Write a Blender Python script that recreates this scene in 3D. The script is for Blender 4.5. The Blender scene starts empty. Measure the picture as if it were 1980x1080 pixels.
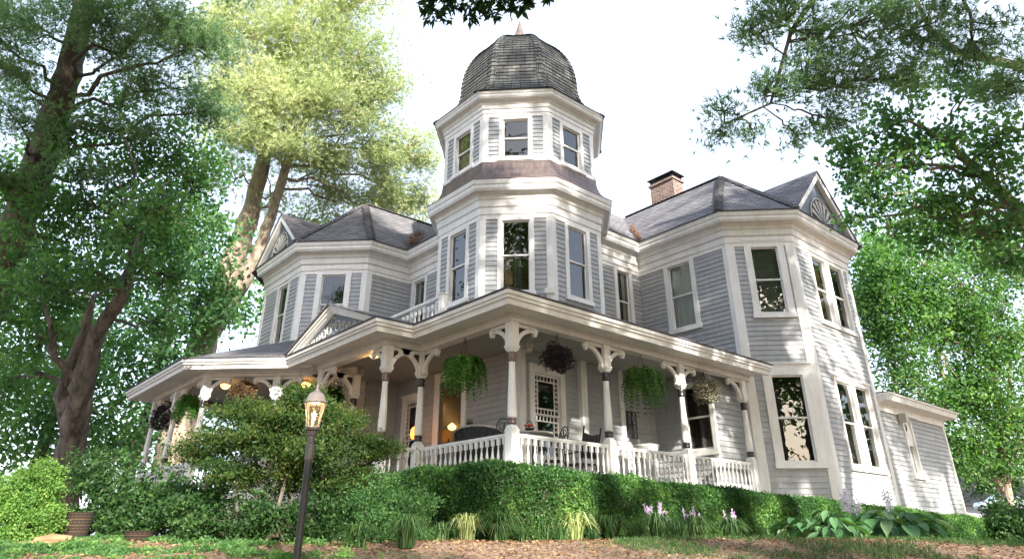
import bpy, math, random
import numpy as np
from math import radians as RAD, pi, sin, cos, tan, sqrt, hypot, atan2
from mathutils import Vector, Matrix, noise
random.seed(7); rng = np.random.default_rng(7)
scene = bpy.context.scene
COL = bpy.data.collections.new("scene_things"); scene.collection.children.link(COL)

# ------------------------------------------------------------------ camera
CAM = Vector((-9.16, -10.6, -1.17)); AZ = RAD(49.17); PIT = RAD(25.31)
cd = bpy.data.cameras.new("camera"); co = bpy.data.objects.new("camera", cd); COL.objects.link(co)
co.location = CAM; co.rotation_euler = (RAD(90)+PIT, 0, AZ-RAD(90))
cd.sensor_width = 36; cd.lens = 36*1297.4/1980; cd.shift_y = -109.2/1980
cd.clip_end = 3000; cd.clip_start = .05
scene.camera = co
def at(px, py, t):
    """point seen at photo pixel (px,py) at camera depth t (metres along the view axis)"""
    u = (px-990)/1297.4; v = -(py-430.8)/1297.4
    w = (u, cos(PIT)-v*sin(PIT), sin(PIT)+v*cos(PIT))
    return Vector((CAM.x+t*(w[0]*sin(AZ)+w[1]*cos(AZ)), CAM.y+t*(-w[0]*cos(AZ)+w[1]*sin(AZ)), CAM.z+t*w[2]))

# ------------------------------------------------------------------ materials
MAT = {}
def mat(name):
    m = bpy.data.materials.new(name); m.use_nodes = True; MAT[name] = m
    nt = m.node_tree; b = nt.nodes['Principled BSDF']; return m, nt, b
def N(nt, typ, **kw):
    n = nt.nodes.new(typ)
    for k, v in kw.items():
        if k.startswith('i_'): n.inputs[k[2:].replace('_', ' ')].default_value = v
        else: setattr(n, k, v)
    return n
def ramp(nt, fac, stops):
    r = N(nt, 'ShaderNodeValToRGB'); e = r.color_ramp.elements
    while len(e) < len(stops): e.new(.5)
    for el, (p, c) in zip(e, stops): el.position = p; el.color = (*c, 1)
    nt.links.new(fac, r.inputs[0]); return r.outputs[0]
def noise_tex(nt, scale, detail=4, coord='Object', rough=.6, stretch=None):
    tc = N(nt, 'ShaderNodeTexCoord'); n = N(nt, 'ShaderNodeTexNoise'); n.inputs['Scale'].default_value = scale
    n.inputs['Detail'].default_value = detail; n.inputs['Roughness'].default_value = rough
    if stretch:
        mp = N(nt, 'ShaderNodeMapping'); mp.inputs['Scale'].default_value = stretch
        nt.links.new(tc.outputs[coord], mp.inputs[0]); nt.links.new(mp.outputs[0], n.inputs[0])
    else: nt.links.new(tc.outputs[coord], n.inputs[0])
    return n.outputs[0]
def bump(nt, b, h, strength=.3, dist=.01):
    bp = N(nt, 'ShaderNodeBump'); bp.inputs['Strength'].default_value = strength; bp.inputs['Distance'].default_value = dist
    nt.links.new(h, bp.inputs['Height']); nt.links.new(bp.outputs[0], b.inputs['Normal'])
def noisy(name, c1, c2, scale=3, rough=.6, metallic=0, bmp=.2, bd=.01, bscale=None, stretch=None, spec=.5):
    m, nt, b = mat(name)
    f = noise_tex(nt, scale, 5, stretch=stretch)
    nt.links.new(ramp(nt, f, [(.32, c1), (.68, c2)]), b.inputs['Base Color'])
    b.inputs['Roughness'].default_value = rough; b.inputs['Metallic'].default_value = metallic
    b.inputs['Specular IOR Level'].default_value = spec
    if bmp: bump(nt, b, noise_tex(nt, bscale or scale*6, 4, stretch=stretch), bmp, bd)
    return m
LAP_ = .15
def painted(name, c1, c2, row=None, grime=(.80, .79, .76), rough=.55):
    m, nt, b = mat(name); L = nt.links.new
    base = ramp(nt, noise_tex(nt, 1.6, 5), [(.32, c1), (.68, c2)])
    gr = ramp(nt, noise_tex(nt, 2.3, 7, stretch=(2.2, 2.2, .5), rough=.7), [(.36, grime), (.56, (1, 1, 1))])
    mx = N(nt, 'ShaderNodeMix', data_type='RGBA', blend_type='MULTIPLY'); mx.inputs[0].default_value = .55; L(base, mx.inputs[6]); L(gr, mx.inputs[7]); out = mx.outputs[2]
    if row:
        g = N(nt, 'ShaderNodeNewGeometry'); s = N(nt, 'ShaderNodeSeparateXYZ'); L(g.outputs['Position'], s.inputs[0])
        def M(op, a, b_=None):
            n = N(nt, 'ShaderNodeMath', operation=op)
            for i, x in enumerate((a, b_)):
                if x is None: continue
                if isinstance(x, (int, float)): n.inputs[i].default_value = x
                else: L(x, n.inputs[i])
            return n.outputs[0]
        rz = M('FLOOR', M('DIVIDE', M('ADD', s.outputs[2], .003), row)); sh = M('MULTIPLY', M('FRACT', M('MULTIPLY', rz, .618)), 9.0)
        seg = M('FLOOR', M('DIVIDE', M('ADD', M('SUBTRACT', s.outputs[0], s.outputs[1]), sh), 3.3))
        cb = N(nt, 'ShaderNodeCombineXYZ'); L(rz, cb.inputs[0]); L(seg, cb.inputs[1]); wn = N(nt, 'ShaderNodeTexWhiteNoise'); L(cb.outputs[0], wn.inputs[0])
        r2 = ramp(nt, wn.outputs[0], [(0, (.90, .90, .91)), (1, (1.06, 1.05, 1.04))]); m2 = N(nt, 'ShaderNodeMix', data_type='RGBA', blend_type='MULTIPLY'); m2.inputs[0].default_value = 1; L(out, m2.inputs[6]); L(r2, m2.inputs[7]); out = m2.outputs[2]
    L(out, b.inputs['Base Color']); b.inputs['Roughness'].default_value = rough; bump(nt, b, noise_tex(nt, 35, 4, stretch=(1, 1, .3)), .15, .004)
painted('siding', (.37, .388, .405), (.41, .425, .44), LAP_, (.74, .74, .72)); painted('white_paint', (.74, .735, .72), (.82, .815, .80), None, (.80, .78, .74), .5)
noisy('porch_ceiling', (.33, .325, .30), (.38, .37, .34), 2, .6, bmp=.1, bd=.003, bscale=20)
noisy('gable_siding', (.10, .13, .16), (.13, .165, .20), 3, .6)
noisy('black_iron', (.012, .012, .014), (.03, .03, .032), 8, .4, .3)
noisy('collar_black', (.014, .014, .016), (.03, .028, .028), 8, .35, .1, spec=.7)
noisy('collar_brown', (.14, .10, .085), (.2, .15, .13), 8, .35, .5)
noisy('pale_trim', (.40, .38, .35), (.47, .45, .41), 5, .6)
noisy('deck', (.10, .10, .10), (.15, .145, .14), 3, .6)
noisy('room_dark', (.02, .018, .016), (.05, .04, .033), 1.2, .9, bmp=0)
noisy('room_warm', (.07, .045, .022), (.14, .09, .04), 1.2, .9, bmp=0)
noisy('curtain', (.55, .56, .53), (.70, .70, .66), 3, .9, stretch=(8, 8, .3), bmp=.4, bd=.03, bscale=3)
noisy('blind', (.42, .44, .42), (.5, .51, .49), 3, .6, bmp=0)
noisy('stone', (.42, .39, .36), (.6, .57, .53), 3, .8, bmp=.6, bd=.02)
noisy('table_top', (.30, .27, .25), (.45, .42, .4), 6, .4)
noisy('white_ceramic', (.7, .7, .68), (.8, .8, .78), 3, .3)
noisy('pot_clay', (.10, .055, .03), (.16, .08, .045), 6, .8, stretch=(1, 1, 8))
noisy('flower_red', (.55, .07, .03), (.7, .16, .06), 9, .6)
noisy('flower_white', (.62, .58, .66), (.78, .74, .8), 9, .6)
noisy('flower_purple', (.28, .2, .34), (.42, .32, .46), 9, .6)
noisy('log_wood', (.16, .09, .045), (.28, .17, .09), 6, .8, stretch=(1, 1, 1), bmp=.5)
noisy('needle_debris', (.10, .05, .025), (.26, .14, .08), 14, .9, bmp=.6)
noisy('lamp_cap', (.16, .135, .125), (.24, .205, .19), 10, .6, .0)
noisy('lamp_post_paint', (.006, .008, .006), (.012, .014, .012), 5, .35, .0, spec=.4)
noisy('lamp_collar', (.05, .043, .04), (.09, .08, .075), 10, .5, .2)
noisy('car_paint', (.45, .5, .6), (.5, .56, .66), 2, .25, .2)
noisy('tyre', (.012, .012, .012), (.02, .02, .02), 5, .8)
def shingle(name, c1, c2, c3, row=.14, wid=.3):
    m, nt, b = mat(name); uv = N(nt, 'ShaderNodeUVMap')
    br = N(nt, 'ShaderNodeTexBrick'); br.offset = .5
    for k, v in dict(Scale=1.0).items(): br.inputs[k].default_value = v
    br.inputs['Brick Width'].default_value = wid; br.inputs['Row Height'].default_value = row
    br.inputs['Mortar Size'].default_value = .016; br.inputs['Mortar Smooth'].default_value = .3; br.inputs['Bias'].default_value = 0
    br.inputs['Color1'].default_value = (*c1, 1); br.inputs['Color2'].default_value = (*c2, 1); br.inputs['Mortar'].default_value = (*c3, 1)
    nt.links.new(uv.outputs[0], br.inputs['Vector'])
    mx = N(nt, 'ShaderNodeMix', data_type='RGBA', blend_type='MULTIPLY'); mx.inputs[0].default_value = .75
    nt.links.new(br.outputs['Color'], mx.inputs[6])
    nt.links.new(ramp(nt, noise_tex(nt, 1.3, 6), [(.3, (.62, .60, .62)), (.7, (1.15, 1.12, 1.1))]), mx.inputs[7])
    nt.links.new(mx.outputs[2], b.inputs['Base Color']); b.inputs['Roughness'].default_value = .9
    sp = N(nt, 'ShaderNodeMath', operation='SUBTRACT'); sp.inputs[0].default_value = 1
    nt.links.new(br.outputs['Fac'], sp.inputs[1]); bump(nt, b, sp.outputs[0], .8, .02)
    return m
shingle('shingle', (.10, .102, .115), (.18, .179, .19), (.045, .045, .055), .145, .30)
shingle('dome_shingle', (.085, .092, .09), (.15, .155, .148), (.035, .038, .037), .155, .30)
shingle('brick', (.12, .06, .045), (.24, .15, .125), (.32, .29, .27), .10, .28)
shingle('wicker', (.06, .035, .018), (.10, .06, .03), (.02, .014, .01), .04, .1)
m = noisy('copper', (.10, .075, .07), (.19, .145, .135), 1.5, .5, .4, bmp=.15, stretch=(6, 6, .6))
def glass(name, refl=.16, col=(.85, .9, .88)):
    m = bpy.data.materials.new(name); m.use_nodes = True; nt = m.node_tree; nt.nodes.clear(); MAT[name] = m
    o = N(nt, 'ShaderNodeOutputMaterial'); t = N(nt, 'ShaderNodeBsdfTransparent'); g = N(nt, 'ShaderNodeBsdfGlossy'); mx = N(nt, 'ShaderNodeMixShader')
    t.inputs[0].default_value = (*col, 1); g.inputs['Roughness'].default_value = .01; g.inputs['Color'].default_value = (1, 1, 1, 1)
    lw = N(nt, 'ShaderNodeFresnel'); lw.inputs[0].default_value = 1.5
    a = N(nt, 'ShaderNodeMath', operation='MULTIPLY_ADD'); a.inputs[1].default_value = 1.25; a.inputs[2].default_value = refl
    nt.links.new(lw.outputs[0], a.inputs[0]); nt.links.new(a.outputs[0], mx.inputs[0])
    # faint waviness of old panes
    bp = N(nt, 'ShaderNodeBump'); bp.inputs['Strength'].default_value = .06; bp.inputs['Distance'].default_value = .02
    nt.links.new(noise_tex(nt, 1.4, 2), bp.inputs['Height']); nt.links.new(bp.outputs[0], g.inputs['Normal'])
    nt.links.new(t.outputs[0], mx.inputs[1]); nt.links.new(g.outputs[0], mx.inputs[2]); nt.links.new(mx.outputs[0], o.inputs[0])
glass('pane_glass', .035); glass('lantern_glass', .05, (1, .93, .85))
def emit(name, col, s):
    m, nt, b = mat(name); b.inputs['Base Color'].default_value = (*col, 1)
    b.inputs['Emission Color'].default_value = (*col, 1); b.inputs['Emission Strength'].default_value = s
noisy('door_glass', (.05, .032, .012), (.10, .065, .02), 2, .15)
emit('lamp_flame', (1, .62, .32), 4); emit('porch_light', (1, .52, .14), 1.1); emit('room_light', (1, .58, .18), .8); emit('amber_shade', (1, .33, .05), .7)

def leafmat(name, c1, c2, c3, trans=.45, rough=.55, tr_tint=(1.25, 1.35, .5)):
    """c1..c3: colour range picked per leaf by the 'tint' attribute"""
    m = bpy.data.materials.new(name); m.use_nodes = True; nt = m.node_tree; nt.nodes.clear(); MAT[name] = m
    o = N(nt, 'ShaderNodeOutputMaterial'); at_ = N(nt, 'ShaderNodeAttribute', attribute_name='tint')
    c = ramp(nt, at_.outputs['Fac'], [(0, c1), (.55, c2), (1, c3)])
    b = N(nt, 'ShaderNodeBsdfPrincipled'); b.inputs['Roughness'].default_value = rough; b.inputs['Specular IOR Level'].default_value = .35
    nt.links.new(c, b.inputs['Base Color'])
    t = N(nt, 'ShaderNodeBsdfTranslucent'); mu = N(nt, 'ShaderNodeMix', data_type='RGBA', blend_type='MULTIPLY'); mu.inputs[0].default_value = 1
    nt.links.new(c, mu.inputs[6]); mu.inputs[7].default_value = (*tr_tint, 1); nt.links.new(mu.outputs[2], t.inputs[0])
    mx = N(nt, 'ShaderNodeMixShader'); mx.inputs[0].default_value = trans
    nt.links.new(b.outputs[0], mx.inputs[1]); nt.links.new(t.outputs[0], mx.inputs[2]); nt.links.new(mx.outputs[0], o.inputs[0])
leafmat('leaf_dark', (.014, .045, .013), (.035, .092, .025), (.10, .195, .055))
leafmat('tree_leaf', (.045, .125, .06), (.095, .22, .095), (.22, .37, .15), .58)
leafmat('leaf_green', (.045, .12, .04), (.10, .23, .075), (.23, .38, .13), .55)
leafmat('leaf_mid', (.035, .11, .03), (.07, .19, .05), (.16, .30, .09))
leafmat('pine_dark', (.08, .165, .115), (.165, .29, .19), (.30, .41, .23), .52)
leafmat('pine_light', (.27, .36, .16), (.46, .53, .28), (.70, .72, .45), .42, tr_tint=(1.06, 1.12, .75))
leafmat('hedge_leaf', (.022, .075, .02), (.07, .18, .045), (.26, .42, .12), .45)  # range widened so pale and dark leaves imitate sunlit and shaded hedge patches
leafmat('maple_leaf', (.018, .05, .012), (.045, .10, .022), (.17, .17, .04), .5)
leafmat('shrub_leaf', (.025, .085, .025), (.06, .155, .045), (.17, .30, .10), .45)
leafmat('boxwood_leaf', (.06, .15, .03), (.14, .28, .06), (.32, .46, .13), .45)
leafmat('fern_leaf', (.03, .11, .02), (.08, .24, .04), (.24, .42, .12), .5)
leafmat('dark_leaf', (.012, .012, .014), (.03, .022, .03), (.07, .05, .05), .2, tr_tint=(1.3, .8, .9))
leafmat('mixed_leaf', (.04, .06, .04), (.20, .2, .12), (.5, .42, .33), .2, tr_tint=(1, 1, .8))
leafmat('grass_blade', (.02, .065, .02), (.05, .12, .035), (.15, .22, .08), .4)
leafmat('variegated_blade', (.25, .33, .12), (.40, .46, .20), (.62, .64, .42), .4)
leafmat('hosta_leaf', (.06, .15, .06), (.10, .24, .09), (.38, .46, .28), .35)
leafmat('dry_leaf', (.10, .05, .03), (.20, .12, .06), (.36, .25, .14), .2, tr_tint=(1, 1, 1))
def bark(name, c1, c2, sc=5):
    m, nt, b = mat(name)
    f = noise_tex(nt, sc, 8, stretch=(1, 1, .18), rough=.7)
    nt.links.new(ramp(nt, f, [(.35, c1), (.6, c2)]), b.inputs['Base Color']); b.inputs['Roughness'].default_value = .9
    bump(nt, b, noise_tex(nt, sc*2.2, 8, stretch=(1, 1, .2), rough=.75), 1, .06)
bark('bark_pine', (.05, .04, .033), (.14, .11, .095)); bark('bark_grey', (.03, .025, .022), (.17, .145, .125), 7)
bark('bark_pale', (.19, .15, .12), (.50, .40, .32), 5); bark('twig', (.05, .038, .028), (.12, .09, .065), 10)

# ground
m, nt, b = mat('ground_soil')
f1 = noise_tex(nt, 18, 6); f2 = noise_tex(nt, .55, 5)
soil = ramp(nt, f1, [(.3, (.10, .06, .038)), (.5, (.23, .145, .095)), (.74, (.46, .34, .24))])
grs = ramp(nt, f1, [(.3, (.03, .07, .02)), (.7, (.10, .17, .05))])
mx = N(nt, 'ShaderNodeMix', data_type='RGBA'); nt.links.new(ramp(nt, f2, [(.56, (0, 0, 0)), (.70, (1, 1, 1))]), mx.inputs[0])
nt.links.new(soil, mx.inputs[6]); nt.links.new(grs, mx.inputs[7]); nt.links.new(mx.outputs[2], b.inputs['Base Color'])
b.inputs['Roughness'].default_value = .95; bump(nt, b, f1, .9, .05)

# ------------------------------------------------------------------ mesh helpers
def tag(o, label=None, cat=None, group=None, kind=None):
    if label: o['label'] = label
    if cat: o['category'] = cat
    if group: o['group'] = group
    if kind: o['kind'] = kind
    return o
def empty(name, loc=(0, 0, 0), **kw):
    o = bpy.data.objects.new(name, None); o.location = loc; o.empty_display_size = .2; COL.objects.link(o); tag(o, **kw); return o
class MB:
    def __init__(s, origin=(0, 0, 0)): s.v = []; s.f = []; s.o = Vector(origin)
    def add(s, vs, fs):
        k = len(s.v); s.v += [tuple(v) for v in vs]; s.f += [tuple(i+k for i in f) for f in fs]
    def box(s, x0, y0, z0, x1, y1, z1):
        vs = [(x, y, z) for z in (z0, z1) for y in (y0, y1) for x in (x0, x1)]
        s.add(vs, [(0, 2, 3, 1), (4, 5, 7, 6), (0, 1, 5, 4), (2, 6, 7, 3), (0, 4, 6, 2), (1, 3, 7, 5)])
    def fbox(s, fr, u0, n0, z0, u1, n1, z1):
        """box in a wall frame fr=(origin xy, u dir, n dir)"""
        p, u, n = fr
        c = [(p[0]+u[0]*a+n[0]*b_, p[1]+u[1]*a+n[1]*b_) for a, b_ in ((u0, n0), (u1, n0), (u1, n1), (u0, n1))]
        vs = [(x, y, z0) for x, y in c]+[(x, y, z1) for x, y in c]
        s.add(vs, [(3, 2, 1, 0), (4, 5, 6, 7), (0, 1, 5, 4), (1, 2, 6, 5), (2, 3, 7, 6), (3, 0, 4, 7)])
    def prism(s, poly, d):
        """poly: list of 3D points, extruded by vector d"""
        n = len(poly); d = Vector(d); a = [Vector(p) for p in poly]
        s.add(a+[p+d for p in a], [tuple(range(n-1, -1, -1)), tuple(range(n, 2*n))]+[(i, (i+1) % n, n+(i+1) % n, n+i) for i in range(n)])
    def lathe(s, c, prof, seg=12, rot=0, caps=True):
        """prof: (radius, z)"""
        x, y, z = c; vs = []; fs = []
        for r, h in prof:
            vs += [(x+r*cos(rot+2*pi*i/seg), y+r*sin(rot+2*pi*i/seg), z+h) for i in range(seg)]
        for k in range(len(prof)-1):
            for i in range(seg):
                j = (i+1) % seg; fs.append((k*seg+i, k*seg+j, (k+1)*seg+j, (k+1)*seg+i))
        if caps: fs.append(tuple(range(seg-1, -1, -1))); fs.append(tuple((len(prof)-1)*seg+i for i in range(seg)))
        s.add(vs, fs)
    def tube(s, pts, rad, seg=6, caps=True):
        pts = [Vector(p) for p in pts]; n = len(pts); rad = rad if hasattr(rad, '__len__') else [rad]*n
        vs = []; fs = []; ref = None
        for i, p in enumerate(pts):
            t = (pts[min(i+1, n-1)]-pts[max(i-1, 0)]).normalized()
            if ref is None: ref = t.orthogonal().normalized()
            ref = (ref-t*ref.dot(t)).normalized(); b = t.cross(ref)
            for k in range(seg):
                a = 2*pi*k/seg; vs.append(p+(ref*cos(a)+b*sin(a))*rad[i])
        for i in range(n-1):
            for k in range(seg):
                j = (k+1) % seg; fs.append((i*seg+k, i*seg+j, (i+1)*seg+j, (i+1)*seg+k))
        if caps: fs.append(tuple(range(seg-1, -1, -1))); fs.append(tuple((n-1)*seg+k for k in range(seg)))
        s.add(vs, fs)
    def poly(s, pts): s.add(pts, [tuple(range(len(pts)))])
    def build(s, name, mt, parent=None, smooth=False, uv=False, bevel=0, **kw):
        o_ = s.o
        me = bpy.data.meshes.new(name); me.from_pydata([(v[0]-o_[0], v[1]-o_[1], v[2]-o_[2]) for v in s.v], [], s.f)
        if uv:
            l = me.uv_layers.new(name='UVMap')
            for p in me.polygons:
                n = p.normal; t = Vector((-n.y, n.x, 0))
                t = t.normalized() if t.length > 1e-4 else Vector((1, 0, 0)); w = n.cross(t)
                for li in p.loop_indices:
                    c = me.vertices[me.loops[li].vertex_index].co; l.data[li].uv = (c.dot(t), c.dot(w))
        if smooth:
            me.shade_smooth() if hasattr(me, 'shade_smooth') else None
            for p in me.polygons: p.use_smooth = True
        me.materials.append(MAT[mt]); o = bpy.data.objects.new(name, me); o.location = o_; COL.objects.link(o)
        if parent:
            o.parent = parent; o.location = Vector(o_)-PLOC(parent)
        if bevel:
            mo = o.modifiers.new('bevel', 'BEVEL'); mo.width = bevel; mo.segments = 2; mo.limit_method = 'ANGLE'
        tag(o, **kw); return o
def PLOC(p):
    v = Vector((0, 0, 0))
    while p: v += Vector(p.location); p = p.parent
    return v

def offset_path(path, o, closed=False):
    n = len(path); out = []
    for i in range(n):
        if closed or 0 < i < n-1: a, b, c = path[i-1], path[i], path[(i+1) % n]
        elif i == 0: a, b, c = None, path[0], path[1]
        else: a, b, c = path[n-2], path[n-1], None
        ns = []
        for p, q in ((a, b), (b, c)):
            if p is None or q is None: continue
            dx, dy = q[0]-p[0], q[1]-p[1]; l = hypot(dx, dy); ns.append((dy/l, -dx/l))
        if len(ns) == 1: m_ = ns[0]; out.append((b[0]+m_[0]*o, b[1]+m_[1]*o))
        else:
            k = 1+ns[0][0]*ns[1][0]+ns[0][1]*ns[1][1]
            out.append((b[0]+(ns[0][0]+ns[1][0])/k*o, b[1]+(ns[0][1]+ns[1][1])/k*o))
    return out
def sweep(mb, path, prof, closed=False, cap=True):
    """prof: (outward offset, z) from bottom to top"""
    k = len(prof); n = len(path); rows = [offset_path(path, o, closed) for o, z in prof]
    vs = []; fs = []
    for i in range(n):
        for j in range(k): vs.append((rows[j][i][0], rows[j][i][1], prof[j][1]))
    for i in range(n if closed else n-1):
        i2 = (i+1) % n
        for j in range(k-1): fs.append((i*k+j, i2*k+j, i2*k+j+1, i*k+j+1))
    if cap and not closed: fs.append(tuple(range(k))); fs.append(tuple((n-1)*k+j for j in range(k-1, -1, -1)))
    mb.add(vs, fs)

def frame(p, q):
    dx, dy = q[0]-p[0], q[1]-p[1]; l = hypot(dx, dy); u = (dx/l, dy/l); return (p, u, (u[1], -u[0])), l

# ------------------------------------------------------------------ the house
HOUSE = empty('victorian_house', (4.5, 4.7, 0), label='large grey Victorian house with white trim, domed corner tower and wraparound porch', cat='house')
LAP = .15
def siding(mb, fr, L, z0, z1, ops=(), lap=LAP, depth=.024):
    """clapboards with openings (u0,u1,za,zb)"""
    p, u, n = fr
    def P(a, b, z): return (p[0]+u[0]*a+n[0]*b, p[1]+u[1]*a+n[1]*b, z)
    zs = sorted({z0, z1} | {z for o in ops for z in o[2:4] if z0 < z < z1})
    k0 = math.floor(z0/lap); k1 = math.ceil(z1/lap)
    for k in range(k0, k1):
        a, b = max(k*lap, z0), min((k+1)*lap, z1)
        if b-a < .002: continue
        cuts = [a]+[z for z in zs if a+.002 < z < b-.002]+[b]
        for ca, cb in zip(cuts, cuts[1:]):
            mid = (ca+cb)/2; iv = [(0, L)]
            for (ua, ub, za, zb) in ops:
                if za < mid < zb:
                    nv = []
                    for s_, e in iv:
                        if ub <= s_ or ua >= e: nv.append((s_, e)); continue
                        if ua > s_: nv.append((s_, ua))
                        if ub < e: nv.append((ub, e))
                    iv = nv
            fa = depth*(1-(ca-k*lap)/lap); fb = depth*(1-(cb-k*lap)/lap)
            for s_, e in iv:
                if e-s_ < .004: continue
                mb.add([P(s_, fa, ca), P(e, fa, ca), P(e, fb, cb), P(s_, fb, cb)], [(0, 1, 2, 3)])
                if abs(ca-k*lap) < 1e-6: mb.add([P(s_, 0, ca), P(e, 0, ca), P(e, fa, ca), P(s_, fa, ca)], [(0, 1, 2, 3)])

def window(fr, uc, w, z0, z1, cas=.14, kind='dark', lattice=False, lab=None, mid=.5, head=True, arch=.04, top=None):
    """double-hung sash window; glass opening w x (z1-z0) centred at uc on the wall frame"""
    p, u, n = fr; a, b = uc-w/2, uc+w/2
    org = (p[0]+u[0]*uc, p[1]+u[1]*uc, z0)
    top = top if top is not None else cas
    m = MB(org)
    m.fbox(fr, a-cas, -.02, z0-.02, a, .05, z1+top); m.fbox(fr, b, -.02, z0-.02, b+cas, .05, z1+top)
    m.fbox(fr, a+.001, -.02, z1, b-.001, .048, z1+top-.001)
    m.fbox(fr, a-cas-.03, -.02, z0-.14, b+cas+.03, .075, z0-.021)   # apron + sill
    m.fbox(fr, a-cas-.05, -.02, z0-.175, b+cas+.05, .095, z0-.141)
    if head: m.fbox(fr, a-cas-.045, -.02, z1+top+.001, b+cas+.045, .085, z1+top+.05)
    # reveals
    m.fbox(fr, a-.02, -.16, z0-.02, a, -.021, z1+.02); m.fbox(fr, b, -.16, z0-.02, b+.02, -.021, z1+.02)
    m.fbox(fr, a, -.16, z1, b, -.021, z1+.02); m.fbox(fr, a, -.16, z0-.02, b, -.021, z0)
    W = m.build('window', 'white_paint', HOUSE, label=lab)
    zm = z0+(z1-z0)*mid; t = .035
    for (s0, s1, off) in ((zm-.02, z1, -.035), (z0, zm+.02, -.07)):
        s = MB(org); s.fbox(fr, a, off-.03, s0, a+t, off, s1); s.fbox(fr, b-t, off-.03, s0, b, off, s1)
        s.fbox(fr, a+t, off-.03, s0, b-t, off, s0+.045); s.fbox(fr, a+t, off-.03, s1-.045, b-t, off, s1)
        if lattice:   # border of small square lights
            q = .125; g = .018; x0, x1, y0, y1 = a+t, b-t, s0+.045, s1-.045
            for xx in (x0+q, x1-q): s.fbox(fr, xx-g, off-.028, y0, xx+g, off-.004, y1)
            lower = off < -.05
            for yy in ((y1-q,) if lower else (y0+q, y1-q)): s.fbox(fr, x0, off-.027, yy-g, x1, off-.005, yy+g)
            nx = max(3, round((x1-x0)/q))
            for i in range(1, nx):
                xx = x0+(x1-x0)*i/nx
                for (ya, yb) in (((y1-q, y1),) if lower else ((y0, y0+q), (y1-q, y1))): s.fbox(fr, xx-g*.8, off-.026, ya, xx+g*.8, off-.006, yb)
            ny = max(3, round((y1-y0)/q))
            for i in range(1, ny):
                yy = y0+(y1-y0)*i/ny
                for (xa, xb) in ((x0, x0+q), (x1-q, x1)): s.fbox(fr, xa, off-.025, yy-g*.8, xb, off-.007, yy+g*.8)
        s.build('sash', 'white_paint', W)
        g_ = MB(org); P = lambda uu, nn, z: (p[0]+u[0]*uu+n[0]*nn, p[1]+u[1]*uu+n[1]*nn, z)
        g_.add([P(a+t, off-.015, s0), P(b-t, off-.015, s0), P(b-t, off-.015, s1), P(a+t, off-.015, s1)], [(0, 1, 2, 3)])
        g_.build('pane', 'pane_glass', W)
    P = lambda uu, nn, z: (p[0]+u[0]*uu+n[0]*nn, p[1]+u[1]*uu+n[1]*nn, z)
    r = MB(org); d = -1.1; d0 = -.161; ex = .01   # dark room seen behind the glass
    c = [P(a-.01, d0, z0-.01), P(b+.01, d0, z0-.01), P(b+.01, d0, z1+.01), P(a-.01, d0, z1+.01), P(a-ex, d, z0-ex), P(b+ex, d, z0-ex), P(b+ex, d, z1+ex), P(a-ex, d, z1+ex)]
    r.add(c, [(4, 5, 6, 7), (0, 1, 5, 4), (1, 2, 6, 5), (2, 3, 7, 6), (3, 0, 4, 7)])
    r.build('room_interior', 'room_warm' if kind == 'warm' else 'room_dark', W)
    if kind in ('curtain', 'drape'):
        cu = MB(org); k = 40
        for (ua, ub) in ([(a-.01, b+.01)] if kind == 'curtain' else [(a-.01, a+w*.24), (b-w*.24, b+.01)]):
            vs = []
            for i in range(k+1):
                uu = ua+(ub-ua)*i/k; nn = -.20+.018*sin(i*1.9)+.01*sin(i*.7)
                vs += [P(uu, nn, z0-.01), P(uu, nn, z1+.01)]
            cu.add(vs, [(2*i, 2*i+2, 2*i+3, 2*i+1) for i in range(k)])
        cu.build('curtain', 'curtain', W, smooth=True)
    if kind == 'blind':
        bl = MB(org); zz = z0+.02
        while zz < z1:
            bl.add([P(a, -.175, zz), P(b, -.175, zz), P(b, -.195, zz+.038), P(a, -.195, zz+.038)], [(0, 1, 2, 3)]); zz += .062
        bl.build('blind', 'blind', W)
    return W

def wall(p, q, z0, z1, wins=(), lab=None):
    """clapboard wall from p to q (outward side on the right); wins: dicts for window()"""
    fr, L = frame(p, q); ops = []
    for w in wins:
        cas = w.get('cas', .14); ops.append((w['uc']-w['w']/2-cas*.5, w['uc']+w['w']/2+cas*.5, w['z0']-.08, w['z1']+.06))
    m = MB((p[0], p[1], z0)); siding(m, fr, L, z0, z1, ops); m.build('wall', 'siding', HOUSE, label=lab)
    for w in wins: window(fr, **w)
    return fr, L
def boards(path, z0, z1, w=.16, closed=False, skip=(), t=.035):
    n = len(path); e = t*tan(pi/8); per = {}
    for i in range(n if closed else n-1):
        p, q = path[i], path[(i+1) % n]; fr, L = frame(p, q)
        if (i, 0) not in skip: per.setdefault(i, []).append((fr, -e*.98, w))
        if (i, 1) not in skip: per.setdefault((i+1) % n, []).append((fr, L-w, L+e*.98))
    for i, bs in per.items():
        m = MB((*path[i], z0))
        for fr, u0, u1 in bs: m.fbox(fr, u0, -.02, z0, u1, t, z1)
        m.build('corner_board', 'white_paint', HOUSE)

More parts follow.
